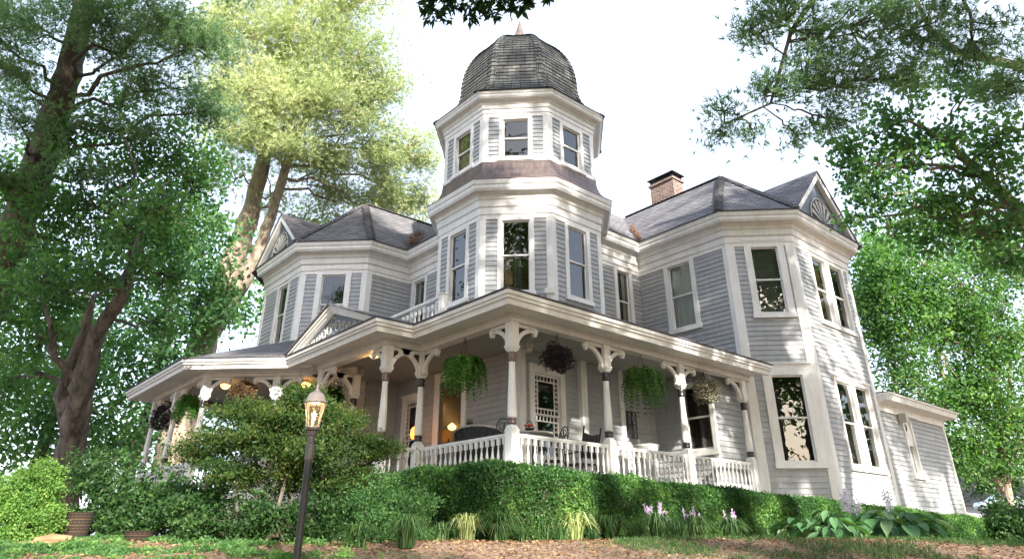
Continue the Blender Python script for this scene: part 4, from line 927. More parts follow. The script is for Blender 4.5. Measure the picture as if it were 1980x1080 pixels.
for x, y, r in ends:
    c = at(x, y, 9); limb(m, root, c, .02, .004, wig=.2, n=5, seg=4); a, b, l = lobed_leaves(c, 26, (r*9/1297,)*3, .17); A.append(a); B_.append(b); C2.append(l)
m.build('twig', 'twig', Tw); a = np.concatenate(A); l = np.concatenate(C2); leaf_mesh('leaves', a, np.concatenate(B_), l, l*.42, 'leaf_dark', Tw, rng.random(len(a))*.5)

# --- hedges --------------------------------------------------------------
def hedge(name, label, segs, leaf='hedge_leaf', n=3000, size=.055, group=None):
    """segs: (x0,y0,x1,y1,half width, ztop0, ztop1): leafy clipped boxes"""
    o = (segs[0][0], segs[0][1], -1.2); H = empty(name, o, label=label, cat='hedge', group=group); core = MB(o); P = []; Dd = []
    for (x0, y0, x1, y1, hw, za, zb) in segs:
        fr, L = frame((x0, y0), (x1, y1)); k = max(2, int(L/.5))
        for i in range(k):
            ta, tb_ = i/k, (i+1)/k; zt = min(za+(zb-za)*ta, za+(zb-za)*tb_)-.1; core.fbox(fr, L*ta+.04*(i == 0), -hw+.1, -1.7, L*tb_-.001, hw-.1, zt)
        cnt = int(n*(L*2+hw*2)*1.25)
        a = rng.random(cnt); side = rng.random(cnt); U = a*L; zt = za+(zb-za)*a; zb0 = np.array([gz(x0+(x1-x0)*q_, y0+(y1-y0)*q_) for q_ in a])
        Hh = zt-zb0; hgt = rng.random(cnt)
        Nn = np.where(side < .42, hw, np.where(side < .62, -hw, (rng.random(cnt)*2-1)*hw)); Z = np.where(side < .62, zb0+.02+Hh*hgt, zt)
        endm = rng.random(cnt) < .06; U = np.where(endm, np.where(rng.random(cnt) < .5, 0, L), U); Nn = np.where(endm, (rng.random(cnt)*2-1)*hw, Nn); Z = np.where(endm, zb0+Hh*hgt, Z)
        # rounded shoulders and lumps
        lump = np.array([noise.noise((u_*1.3, z_*1.6, n_*1.2+5)) for u_, z_, n_ in zip(U, Z, Nn)])*.10
        out = np.where(side < .42, 1, np.where(side < .62, -1, 0)); sh = np.clip((Z-(zt-.22))/.22, 0, 1)
        Nn = Nn+out*lump-out*sh**2*.12; Z = Z+np.where(out == 0, lump, 0)-np.where(out == 0, np.clip((np.abs(Nn)-(hw-.2))/.2, 0, 1)**2*.12, 0)
        p = np.array(fr[0]); u = np.array(fr[1]); nn = np.array(fr[2]); XY = p+U[:, None]*u+Nn[:, None]*nn
        Q = np.column_stack([XY, Z])+rng.normal(size=(cnt, 3))*.035; P.append(Q)
        Dd.append(np.column_stack([out[:, None]*nn*.5, np.where(out == 0, .8, .35)])+rng.normal(size=(cnt, 3))*.7)
    core.build('inner_branches', 'twig', H)
    P = np.concatenate(P); tn = np.array([noise.noise((p_[0]*1.7, p_[1]*1.7, p_[2]*1.7))+.6*noise.noise((p_[0]*6, p_[1]*6, p_[2]*6)) for p_ in P])*.6+.40+rng.normal(size=len(P))*.2
    s = rng.uniform(.7, 1.3, len(P)); leaf_mesh('foliage', P, np.concatenate(Dd), size*s, size*.5*s, leaf, H, tn, o)
hedge('hedge', 'long clipped green hedge running below the porch railing and the bay', [(-2.45, -2.0, 21.6, -2.0, .45, -.12, -.60), (-2.0, 3.1, -2.0, -1.62, .45, -.10, -.10)], n=4200, size=.052)
hedge('hedge', 'dark hedge farther back at the right edge behind the wooden stake', [(26, -3.5, 48, 2.5, .8, -.55, -.2)], 'leaf_dark', n=500, size=.14)

def bush(name, label, lobes, leaf, size, per=30, cl=(.12, .12, .07), cat='shrub', tb=.5, aspect=.5, up=0., stems=True, group=None, bk='twig', kind=None):
    c0 = Vector(lobes[0][0]); n_ = len(lobes); cx = sum(l[0][0] for l in lobes)/n_; cy = sum(l[0][1] for l in lobes)/n_
    base = Vector((cx, cy, gz(cx, cy))); T = empty(name, base, label=label, cat=cat, group=group)
    CP = []; B = MB(base)
    for c, r, nc in lobes:
        pts = blob_points(c, r, nc); pts[:, 2] = np.maximum(pts[:, 2], gz(c[0], c[1])+.04); CP.append(pts)
        if stems:
            s = base+Vector((rr.gauss(0, .12), rr.gauss(0, .12), -.05)); mid = limb(B, s, c, .035, .012, wig=.3, n=7, seg=5)
            for p in pts[:10]: limb(B, min(mid[2:], key=lambda z: (z-Vector(p)).length), p, .009, .003, wig=.3, n=3, seg=3)
    if stems: B.build('stems', bk, T, smooth=True)
    CP = np.concatenate(CP); n = len(CP)*per
    PP = np.repeat(CP, per, 0)+rng.normal(size=(n, 3))*np.array(cl); TT = np.repeat(rng.random(len(CP)), per)*tb+rng.random(n)*(1-tb); s = rng.uniform(.65, 1.3, n)
    leaf_mesh('foliage', PP, rng.normal(size=(n, 3))+np.array([0, 0, up]), size*s, size*aspect*s, leaf, T, TT, base); return T
bush('japanese_maple', 'feathery Japanese maple with bronze-tipped leaves behind the lamp post', LB([(560, 810, 9.4, 60, 34), (480, 800, 9.6, 55, 26), (640, 810, 9.6, 60, 34), (590, 770, 9.6, 40, 18), (430, 850, 9.6, 60, 28), (520, 860, 9.2, 60, 32), (610, 870, 9.2, 65, 34), (700, 865, 9.6, 45, 22), (380, 880, 9.6, 40, 14), (450, 910, 9.2, 55, 24), (690, 920, 9.4, 40, 12), (640, 930, 9.3, 45, 16), (550, 925, 9.3, 50, 18), (740, 870, 9.7, 22, 6)], .55), 'maple_leaf', .06, per=150, cl=(.13, .13, .045), cat='shrub', aspect=.32, bk='bark_grey')
bush('shrub', 'round feathery light green shrub in front of the hedge', LB([(760, 1000, 8.8, 70, 70), (720, 1030, 8.6, 60, 50), (800, 980, 9, 50, 36), (740, 955, 9, 50, 30), (790, 1040, 8.7, 50, 36), (700, 970, 8.9, 40, 20)], .9), 'shrub_leaf', .045, per=60, cl=(.07, .07, .05), aspect=.35)
bush('shrub', 'dark spreading shrub beneath the maple', LB([(430, 990, 9.2, 60, 40), (520, 990, 9, 60, 44), (600, 1000, 9, 60, 40), (640, 960, 9.2, 45, 24), (360, 990, 9.4, 50, 30), (400, 1025, 9.1, 45, 36), (480, 1030, 9.0, 45, 36), (560, 1030, 8.9, 45, 36), (640, 1020, 8.9, 45, 36)], .7), 'leaf_dark', .06, per=46, cl=(.09, .09, .05), aspect=.45)
bush('shrub', 'broad-leaved dark shrub with arching sprigs below the left porch posts', LB([(300, 940, 10.5, 50, 34), (240, 960, 10.5, 50, 34), (190, 930, 10.6, 45, 26), (340, 960, 10.3, 45, 26), (270, 990, 10.2, 50, 34), (210, 1000, 10.2, 45, 28), (170, 900, 10.8, 35, 16), (400, 950, 10.3, 45, 24), (160, 1010, 10.4, 35, 24), (330, 1010, 9.9, 45, 30), (240, 1020, 9.9, 45, 30)], .8), 'leaf_dark', .09, per=34, cl=(.10, .10, .07), aspect=.4)
bush('shrub', 'thin pale green shrub between the grey trunk and the porch', LB([(220, 890, 11.5, 40, 12), (190, 900, 11.5, 30, 8), (250, 900, 11.5, 30, 8), (215, 930, 11.4, 30, 10)], 1.1), 'shrub_leaf', .10, per=16, cl=(.12, .12, .12), aspect=.35)
bush('boxwood', 'large rounded boxwood in bright sun at the left edge', LB([(75, 935, 9.4, 46, 120), (50, 990, 9.2, 55, 120), (20, 960, 9.2, 55, 110), (80, 1000, 9.2, 42, 80), (30, 1040, 9.0, 50, 80), (-40, 980, 9.2, 60, 90)], .9), 'boxwood_leaf', .04, per=60, cl=(.05, .05, .045), tb=.3, aspect=.55)
bush('boxwood', 'small sunlit boxwood at the foot of the grey trunk', LB([(120, 1005, 9.8, 22, 34), (112, 1035, 9.6, 18, 26), (128, 1030, 9.7, 16, 20)], .9), 'boxwood_leaf', .035, per=50, cl=(.035, .035, .035), tb=.3, aspect=.55)
bush('shrub', 'dark rounded shrub at the bottom right corner', LB([(1960, 1010, 22, 40, 60), (1985, 1040, 21, 40, 50), (1930, 990, 24, 25, 30)], .9), 'leaf_dark', .13, per=40, cl=(.16, .16, .12))

# --- strap-leaved clumps along the bed -------------------------------------
def blades(name, label, x, y, r, h, n, mt, group, w=.012, flowers=None, droop=1.0):
    z0 = gz(x, y); o = (x, y, z0); P = []; F = []; T = []; k = 6
    for i in range(n):
        a = rr.uniform(0, 2*pi); hh = h*rr.uniform(.6, 1.1); rad = r*rr.uniform(.05, 1.15); bx, by = rr.gauss(0, .03), rr.gauss(0, .03); d = (cos(a), sin(a)); s = (-sin(a), cos(a)); b = len(P)
        for j in range(k+1):
            t = j/k; ww = w*(1-t**2)*.5+.0008; rr_ = rad*t**1.4+.12*rad; zz = hh*(sin(t*pi*(.5+.36*droop*rad/r))) ; X = bx+d[0]*rr_; Y = by+d[1]*rr_
            P += [(X+s[0]*ww, Y+s[1]*ww, zz), (X-s[0]*ww, Y-s[1]*ww, zz)]
        tt = rr.random()
        for j in range(k): F.append((b+2*j, b+2*j+1, b+2*j+3, b+2*j+2)); T.append(tt)
    me = bpy.data.meshes.new(name); me.from_pydata(P, [], F); at_ = me.attributes.new('tint', 'FLOAT', 'FACE'); at_.data.foreach_set('value', T)
    me.materials.append(MAT[mt]); o_ = bpy.data.objects.new(name, me)
    if flowers:
        E_ = empty(name, o, label=label, cat='plant', group=group); o_.name = 'leaves'; COL.objects.link(o_); o_.parent = E_
        fm, nf, fh, fr_ = flowers; m = MB(o)
        for i in range(nf):
            a = rr.uniform(0, 2*pi); q = rr.uniform(.1, .6)*r; b0 = Vector((x+cos(a)*q*.4, y+sin(a)*q*.4, z0)); b1 = Vector((x+cos(a)*q, y+sin(a)*q, z0+fh*rr.uniform(.8, 1.15)))
            m.tube([b0, b1], .003, 4)
            for s_ in range(26):
                t = .6+.4*s_/26; p = b0.lerp(b1, t)+Vector((rr.gauss(0, 1), rr.gauss(0, 1), 0))*fr_; m.lathe(p, [(.002, -.012), (.011, 0), (.002, .012)], 4)
        m.build('flower_spikes', fm, E_)
    else:
        COL.objects.link(o_); o_.location = o; tag(o_, label, 'plant', group)
GB = 'tufted plants along the hedge bed'
GR = 1.0
def bedpos(px, t): p = at(px, 1060, t); return p.x, p.y
for px, t, r, h, n, mt, lab, fl in [
    (903, 9.4, .26, .36, 120, 'variegated_blade', 'silvery striped grass tuft in front of the hedge corner', None),
    (965, 9.3, .33, .38, 260, 'grass_blade', 'dark grassy clump just right of the silvery tuft', None),
    (1112, 10.4, .34, .40, 150, 'variegated_blade', 'bright yellow-striped grass tuft in the sun', None),
    (1050, 10.2, .30, .34, 220, 'grass_blade', 'green grass clump left of the yellow-striped tuft', None),
    (1185, 10.6, .32, .36, 240, 'grass_blade', 'green grass clump right of the yellow-striped tuft', None),
    (1275, 10.8, .40, .42, 320, 'grass_blade', 'widest liriope clump with lilac flower spikes', ('flower_purple', 12, .5, .010)),
    (1350, 11.2, .36, .40, 300, 'grass_blade', 'middle liriope clump with lilac spikes', ('flower_purple', 9, .48, .010)),
    (1418, 11.4, .36, .38, 300, 'grass_blade', 'dark liriope clump left of the sunlit hedge patch', ('flower_purple', 6, .46, .010)),
    (785, 7.8, .3, .34, 200, 'grass_blade', 'blue-green grass clump below the feathery shrub', None),
    (690, 7.9, .3, .25, 160, 'grass_blade', 'short grass clump right of the lamp post', None)]:
    x, y = bedpos(px, t); blades('grass_clump', lab, x, y, r*GR, h*.95, int(n*1.5), mt, GB, flowers=fl, w=.024 if mt == 'variegated_blade' else .018)

for k, (px, t) in enumerate([(850, 9.0), (1010, 9.5), (1085, 9.8), (1150, 9.9), (1230, 10.1), (1315, 10.3), (1480, 11.3), (1520, 11.0)]):
    x, y = bedpos(px, t); names = ['small grass sprig left of the silvery tuft', 'small grass sprig right of the dark grassy clump', 'small grass sprig just left of the yellow-striped tuft', 'small grass sprig between the yellow-striped tuft and the liriopes', 'small grass sprig left of the widest liriope', 'small grass sprig between the two lilac-spiked clumps', 'small grass sprig right of the last liriope', 'small grass sprig left of the hostas']
    blades('grass_clump', names[k], x, y, rr.uniform(.12, .24), rr.uniform(.14, .26), rr.randint(50, 110), 'grass_blade', GB, w=.014)
# hostas
def hosta(label, x, y, R_, n, fl=0, mt='hosta_leaf', L=.26):
    z0 = gz(x, y); o = Vector((x, y, z0)); T = empty('hosta', o, label=label, cat='plant', group='hostas at the right end of the bed'); P = []; F = []; TT = []
    for i in range(n):
        a = rr.uniform(0, 2*pi); q = R_*sqrt(rr.random()); d = Vector((cos(a), sin(a), 0)); s = Vector((-sin(a), cos(a), 0)); l = L*rr.uniform(.7, 1.15); wv = l*.32
        c = o+d*q+Vector((0, 0, .42*(1-.5*(q/R_)**2)*rr.uniform(.7, 1.2))); tilt = rr.uniform(-.5, .25); b = len(P); k = 6
        for j in range(k+1):
            t = j/k; ww = wv*sin(pi*min(1, t*1.02+.03))**.75; p = c+d*(l*t)+Vector((0, 0, tilt*l*t-.45*l*t*t)); up = Vector((0, 0, .18*ww)); P += [p+s*ww+up*2, p-Vector((0, 0, .02)), p-s*ww+up*2]
        tt = rr.random()**1.3
        for j in range(k):
            q0 = b+3*j; F += [(q0, q0+1, q0+4, q0+3), (q0+1, q0+2, q0+5, q0+4)]; TT += [tt, tt]
    me = bpy.data.meshes.new('leaves'); me.from_pydata([tuple(p-o) for p in P], [], F); at_ = me.attributes.new('tint', 'FLOAT', 'FACE'); at_.data.foreach_set('value', TT)
    me.materials.append(MAT[mt]); me.polygons.foreach_set('use_smooth', [True]*len(F)); ob = bpy.data.objects.new('leaves', me); COL.objects.link(ob); ob.parent = T
    for i in range(fl):
        m = MB(o); a = rr.uniform(0, 2*pi); q = R_*.9*rr.random(); b0 = o+Vector((cos(a)*q*.5, sin(a)*q*.5, 0)); b1 = o+Vector((cos(a)*q, sin(a)*q, rr.uniform(.62, .95))); m.tube([b0, b1], .005, 4)
        for s_ in range(16):
            t = .68+.34*s_/16; p = b0.lerp(b1, t); dd = Vector((rr.gauss(0, 1), rr.gauss(0, 1), -.5)).normalized(); m.tube([p, p+dd*.045], [.005, .014], 5)
        m.build('flower_stalk', 'flower_white', T)
x, y = at(1660, 1060, 11.2)[:2]; hosta('big hosta with tall pale flower stalks', x, y, .8, 130, 11, L=.36)
x, y = at(1570, 1060, 11.6)[:2]; hosta('smaller green hosta left of the flowering one', x, y, .5, 50, 0, L=.26)
x, y = at(1740, 1070, 10.4)[:2]; hosta('pale-edged hosta nearest the right end of the bed', x, y, .6, 70, 3, L=.32)
x, y = at(1625, 1075, 9.9)[:2]; hosta('low hosta in front at the bottom edge', x, y, .34, 30, 0, L=.2)

# ground cover at the lower left, dry leaves, mulch litter
def scatter(n, px, py_w, jit): 
    P = []
    for i in range(n):
        p = at(rr.uniform(*px), 1060, rr.uniform(*py_w)); P.append((p.x, p.y, gz(p.x, p.y)+rr.uniform(0, jit)))
    return np.array(P)
P = scatter(90000, (-120, 760), (5.5, 11.5), .03)
nz = np.array([noise.noise((p[0]*1.3, p[1]*1.3, 3)) for p in P]); nz2 = np.array([noise.noise((p[0]*5, p[1]*5, 7)) for p in P]); pxr = ((P[:, 0]-CAM.x)*sin(AZ)-(P[:, 1]-CAM.y)*cos(AZ))/((P[:, 0]-CAM.x)*cos(AZ)+(P[:, 1]-CAM.y)*sin(AZ)); keep = nz+.5*nz2+rng.normal(size=len(P))*.08 > -.02+np.clip((pxr+.42)*3, 0, 1)
P[:, 2] += np.clip(nz+.6*nz2, 0, 1)*.10*rng.random(len(P)); P = P[keep]
leaf_mesh('ground_cover', P, rng.normal(size=(len(P), 3))+np.array([0, 0, .4]), .05*rng.uniform(.5, 1.5, len(P)), .024, 'leaf_green', tint=np.clip(nz2[keep]+.35+rng.normal(size=len(P))*.2, 0, 1), kind='stuff', label='low green ground cover at the lower left')
P = scatter(26000, (-60, 2000), (6, 14), .025)
leaf_mesh('leaf_litter', P, rng.normal(size=(len(P), 3))*np.array([1, 1, .2]), .05*rng.uniform(.5, 1.4, len(P)), .02, 'dry_leaf', kind='stuff', label='dry brown leaves scattered on the soil')
P = scatter(60000, (1100, 2150), (7, 13), .05); keep = np.array([noise.noise((p[0]*.8, p[1]*.8, 9))+.5*noise.noise((p[0]*4, p[1]*4, 9)) > .42-.1*(p[0]+4) for p in P]); P = P[keep]
leaf_mesh('grass', P, rng.normal(size=(len(P), 3))*.5+np.array([0, 0, 1]), .07*rng.uniform(.6, 1.4, len(P)), .008, 'grass_blade', kind='stuff', label='thin lawn grass in front of the hedge at the right')

# ------------------------------------------------------------------ hanging baskets
def basket(label, p, mt, R_, style, group='hanging baskets under the porch'):
    p = Vector(p); T = empty('hanging_basket', p, label=label, cat='hanging plant', group=group)
    b = MB(p); b.lathe((p.x, p.y, p.z), [(.06, -.17), (.11, -.14), (.155, -.04), (.165, 0), (.15, 0)], 12); b.build('pot', 'twig', T)
    h = MB(p); top = Vector((p.x, p.y, 3.1))
    for k in range(3): a = 2*pi*k/3; h.tube([p+Vector((.16*cos(a), .16*sin(a), 0)), top], .005, 4)
    h.build('hanger', 'black_iron', T)
    if style == 'fern':
        P = []; D = []; L = []
        for i in range(170):
            a = rr.uniform(0, 2*pi); up = rr.uniform(-.1, .9); r1 = R_*rr.uniform(.55, 1.12); ln = rr.uniform(.35, 1.15); d = Vector((cos(a), sin(a), 0))
            for j in range(18):
                t = (j+1)/18; q = p+d*(r1*sin(t*pi*.5)**.8)+Vector((0, 0, .28*up*sin(t*pi*.8)-R_*1.45*ln*t**2.0)); tan_ = (d*(r1*.5)+Vector((0, 0, -ln*R_*t*1.6))).normalized(); sd = tan_.cross(d.cross(Vector((0, 0, 1)))).normalized(); s = d.cross(Vector((0, 0, 1)))
                for sg in (-1, 1):
                    P.append(q+s*sg*.02); D.append(s*sg+tan_*.45); L.append(.10*(1-.6*abs(t-.4)))
        leaf_mesh('fronds', np.array(P), np.array(D), np.array(L), .03, mt, T, np.repeat(rng.random(170), 36)*.7+rng.random(170*36)*.3, tuple(p))
    else:
        n = 3000; P = blob_points(p+Vector((0, 0, .03)), (R_, R_, R_*.95), n, .3); P = np.array(p)+(P-np.array(p))*(1+.55*np.array([noise.noise((q[0]*5, q[1]*5, q[2]*5)) for q in P]))[:, None]; D = P-np.array(p)+rng.normal(size=(n, 3))*.25
        leaf_mesh('foliage', P, D, .07*rng.uniform(.6, 1.3, n), .03, mt, T, rng.random(n), tuple(p))
    return T
basket('bright green fern hanging left of the corner post', (0, 1.67, 2.5), 'fern_leaf', .50, 'fern')
basket('dark purple-black trailing plant hanging right of the corner post', (1.35, 0, 2.5), 'dark_leaf', .36, 'ball')
basket('deep green fern hanging in the middle bay of the right porch', (4.31, 0, 2.6), 'hedge_leaf', .56, 'fern')
basket('pale pink and cream leaved plant hanging in the last right bay', (7.0, 0, 2.5), 'mixed_leaf', .36, 'ball')
basket('green fern hanging in the left porch end bay', (-3.05, 11.3, 2.6), 'fern_leaf', .42, 'fern')
basket('black leaved plant hanging at the far left of the porch', (-3.05, 13.6, 2.4), 'dark_leaf', .46, 'ball')
basket('brownish twiggy plant hanging in the angled porch bay', (-2.3, 9.06, 2.65), 'dry_leaf', .34, 'ball')
basket('dark fern hanging behind the lamp post', (-.45, 7.35, 2.6), 'leaf_dark', .4, 'fern')

# porch ceiling lights
for lab, x, y in [('amber ceiling light nearest the left end of the porch', -2.2, 11.0), ('amber ceiling light behind the brownish basket', -.4, 9.2), ('amber ceiling light inside the portico', -.7, 4.6)]:
    T = empty('porch_light', (x, y, 3.29), label=lab, cat='ceiling light', group='lit porch ceiling lights')
    m = MB((x, y, 3.29)); m.lathe((x, y, 3.29), [(.09, 0), (.08, -.03), (.03, -.05), (.03, -.1)], 12); m.build('mount', 'collar_brown', T)
    m = MB((x, y, 3.2)); m.lathe((x, y, 3.19), [(.14, 0), (.15, -.03), (.12, -.09), (.06, -.13), (.02, -.14)], 14); m.build('shade', 'porch_light', T, smooth=True)
    pl = bpy.data.lights.new('bulb', 'POINT'); pl.energy = 2.2; pl.color = (1, .55, .18); pl.shadow_soft_size = .1; lo = bpy.data.objects.new('bulb', pl); COL.objects.link(lo); lo.location = (x, y, 2.98)
# ceiling fan near the corner
T = empty('ceiling_fan', (1.4, 1.0, 3.29), label='pale ceiling fan under the porch roof at the corner', cat='ceiling fan')
m = MB((1.4, 1, 3.2)); m.lathe((1.4, 1, 3.29), [(.06, 0), (.05, -.04), (.015, -.06), (.015, -.18), (.09, -.2), (.11, -.27), (.07, -.31), (.05, -.33), (.09, -.36), (.06, -.44)], 12); m.build('motor', 'pale_trim', T)
for k in range(5):
    a = 2*pi*k/5+.3; f_ = ((1.4, 1.0), (cos(a), sin(a)), (-sin(a), cos(a))); m = MB((1.4, 1, 3.05)); m.fbox(f_, .1, -.015, 3.045, .2, .015, 3.055); m.fbox(f_, .18, -.06, 3.04, .6, .065, 3.05); m.build('blade', 'pale_trim', T)

# ------------------------------------------------------------------ furniture on the porch
def iron_chair(label, x, y, rot, kind=0):
    T = empty('iron_chair', (x, y, 0), label=label, cat='chair', group='black chairs on the porch'); ax = Vector((cos(rot), sin(rot), 0)); ay = Vector((-sin(rot), cos(rot), 0)); o = Vector((x, y, 0))
    m = MB(o)
    m.prism([o+ax*(.22*cos(t))+ay*(.22*sin(t))+Vector((0, 0, .43)) for t in [2*pi*i/14 for i in range(14)]], (0, 0, .03)); m.build('seat', 'black_iron', T)
    for sx in (-1, 1):
        for sy in (-1, 1): l = MB(o); l.tube([o+ax*.16*sx+ay*.16*sy+Vector((0, 0, .43)), o+ax*.22*sx+ay*.2*sy], .013, 6); l.build('leg', 'black_iron', T)
    b = MB(o); c = o-ax*.2+Vector((0, 0, .95)); pts = [c+ay*(.2*cos(t))+Vector((0, 0, .27*sin(t)))-ax*.05*(1+sin(t)) for t in [2*pi*i/20 for i in range(21)]]; b.tube(pts, .013, 6)
    for k in range(6):
        t = 2*pi*k/6; cc = c+ay*(.1*cos(t))+Vector((0, 0, .13*sin(t)))-ax*.06; b.tube([cc+ay*(.07*cos(q))+Vector((0, 0, .085*sin(q))) for q in [2*pi*i/10 for i in range(11)]], .009, 5)
    b.tube([c-Vector((0, 0, .27))+ay*.08-ax*.03, o-ax*.18+ay*.08+Vector((0, 0, .44))], .011, 5); b.tube([c-Vector((0, 0, .27))-ay*.08-ax*.03, o-ax*.18-ay*.08+Vector((0, 0, .44))], .011, 5); b.build('backrest', 'black_iron', T)
iron_chair('black ornate iron chair beside the front door', 1.2, 4.35, 2.6)
iron_chair('black iron chair left of the round table behind the railing', .75, .95, .4); iron_chair('black iron chair right of the round table behind the railing', 2.0, .85, 2.9)
# round table
T = empty('round_table', (1.4, .9, 0), label='round porch table right of the corner post', cat='table'); o = Vector((1.4, .9, 0))
m = MB(o); m.lathe(o, [(.44, .96), (.46, .98), (.46, 1.0), (.02, 1.005)], 28); m.build('tabletop', 'table_top', T)
m = MB(o); m.lathe(o, [(.03, .1), (.03, .96)], 8); m.build('pedestal', 'black_iron', T)
for k in range(3): a = 2*pi*k/3; l = MB(o); l.tube([o+Vector((0, 0, .2)), o+Vector((.2*cos(a), .2*sin(a), .12)), o+Vector((.32*cos(a), .32*sin(a), 0))], .014, 6); l.build('leg', 'black_iron', T)
T = empty('flower_basket', (1.25, .85, 1.005), label='small basket of red and white flowers on the round table', cat='flowers'); o = Vector((1.25, .85, 1.005))
m = MB(o); m.lathe(o, [(.07, 0), (.1, .06), (.11, .08)], 12); m.tube([o+Vector((.11*cos(t), 0, .08+.16*sin(t))) for t in [pi*i/12 for i in range(13)]], .01, 5); m.build('basket', 'black_iron', T)
m = MB(o)
for k in range(12): p = o+Vector((rr.gauss(0, .05), rr.gauss(0, .05), .11+rr.random()*.05)); m.lathe(p, [(.004, -.02), (.032, 0), (.02, .02), (.004, .025)], 7)
m.build('red_flowers', 'flower_red', T); m = MB(o)
for k in range(7): p = o+Vector((.07+rr.gauss(0, .03), -.03+rr.gauss(0, .03), .1+rr.random()*.03)); m.lathe(p, [(.004, -.02), (.03, 0), (.02, .02), (.004, .025)], 7)
m.build('white_flowers', 'flower_white', T)
# long bench/table with curved back left of the corner post
T = empty('porch_bench', (1.05, 2.3, 0), label='long dark curved-back wicker bench behind the left railing', cat='bench'); o = Vector((1.05, 2.3, 0))
m = MB(o); m.box(.75, 1.55, .4, 1.25, 3.15, .46); m.build('seat', 'black_iron', T)
m = MB(o); k = 24; pts = []
for i in range(k+1):
    t = i/k; a = pi*(t-.5); pts.append(Vector((.62-.0+.5*(1-cos(a))*.9, 2.35+.88*sin(a), .98+.26*cos(a)**.6 if cos(a) > 0 else .98)))
m.tube(pts, .028, 8); m.build('top_rail', 'table_top', T)
m = MB(o)
for i in range(1, k): p = pts[i]; m.tube([p, Vector((p.x+.06, p.y, .44))], .008, 5)
for i in range(0, k-1, 2): m.tube([pts[i], Vector((pts[i+2].x+.03, pts[i+2].y, .7)), Vector((pts[i+2].x+.06, pts[i+2].y, .44))], .007, 5)
m.add([tuple(p-Vector((-.03, 0, .01))) for p in pts]+[(p.x+.09, p.y, .5) for p in pts], [(i, i+1, k+2+i, k+1+i) for i in range(k)]); m.build('backrest', 'black_iron', T)
for x in (.78, 1.2):
    for y in (1.6, 3.1): l = MB(o); l.tube([(x, y, .42), (x, y, 0)], .02, 6); l.build('leg', 'black_iron', T)
# rocking chair
T = empty('rocking_chair', (3.0, 1.0, 0), label='black rocking chair facing away behind the right railing', cat='chair'); o = Vector((3.0, 1.0, 0))
m = MB(o); m.box(2.74, .75, .42, 3.26, 1.25, .46); m.build('seat', 'black_iron', T)
m = MB(o); m.prism([(2.76, .70, .56), (3.24, .70, .56), (3.26, .60, 1.12), (3.0, .59, 1.06), (2.74, .60, 1.12)], (0, .03, 0)); m.build('backrest', 'black_iron', T)
for s in (-1, 1):
    l = MB(o); l.tube([(3+s*.27, .76, .1), (3+s*.27, .70, .6), (3+s*.29, .56, 1.26)], .022, 6); l.build('post', 'black_iron', T)
    l = MB(o); l.tube([(3+s*.27, 1.22, .1), (3+s*.27, 1.22, .68), (3+s*.28, .72, .7)], .02, 6); l.build('armrest', 'black_iron', T)
    l = MB(o); l.tube([(3+s*.27, .45+.95*i/8, .02+.10*((i-4)/4)**2) for i in range(9)], .02, 6); l.build('rocker', 'black_iron', T)
# topiary pot by the door, amber lamp by the window, iron ornament, white planter
T = empty('potted_conifer', (1.8, 3.75, 0), label='small dark potted evergreen right of the front door', cat='potted plant'); o = Vector((1.8, 3.75, 0)); m = MB(o); m.lathe(o, [(.12, 0), (.17, .35), (.18, .4)], 12); m.build('pot', 'pot_clay', T)
n = 1500; P = blob_points(o+Vector((0, 0, 1.1)), (.17, .17, .62), n, .4); leaf_mesh('foliage', P, rng.normal(size=(n, 3))+np.array([0, 0, 1]), .07, .02, 'leaf_dark', T, rng.random(n)*.4, tuple(o))
T = empty('table_lamp', (1.55, 5.9, 0), label='amber glass lamp glowing beside the lattice-edged window', cat='lamp'); o = Vector((1.55, 5.9, 0)); m = MB(o); m.lathe(o, [(.14, 0), (.12, .04), (.02, .1), (.02, 1.4)], 12); m.build('stand', 'black_iron', T)
m = MB(o); m.lathe(o+Vector((0, 0, 1.4)), [(.14, 0), (.17, .12), (.13, .28), (.05, .34)], 14); m.build('shade', 'amber_shade', T)
T = empty('wall_ornament', (6.4, 2.17, 1.8), label='black square scrollwork panel hung on the siding', cat='wall art'); m = MB((6.4, 2.15, 1.8)); f_ = ((6.2, 2.17), (1, 0), (0, -1))
for a in (0, .2, .4): m.fbox(f_, a, .0, 1.45, a+.02, .02, 2.2)
for z in (1.45, 1.82, 2.18): m.fbox(f_, 0, .001, z, .42, .019, z+.02)
for cx_ in (.1, .3):
    for cz in (1.64, 2.0): m.tube([(6.2+cx_+.09*cos(t)+.01, 2.15, cz+.17*sin(t)) for t in [2*pi*i/14 for i in range(15)]], .009, 5); m.tube([(6.2+cx_-.08, 2.15, cz-.16), (6.2+cx_+.1, 2.15, cz+.17)], .009, 5); m.tube([(6.2+cx_+.1, 2.15, cz-.16), (6.2+cx_-.08, 2.15, cz+.17)], .009, 5)
m.build('scrollwork', 'black_iron', T)
T = empty('white_urn', (5.75, 1.2, 0), label='white urn standing against the porch wall near the scrollwork panel', cat='urn'); m = MB((5.75, 1.2, 0)); m.lathe((5.75, 1.2, 0), [(.16, 0), (.16, .05), (.08, .12), (.07, .5), (.12, .62), (.3, .95), (.34, 1.08), (.36, 1.12), (.30, 1.13)], 18); m.build('bowl', 'white_ceramic', T, smooth=True)

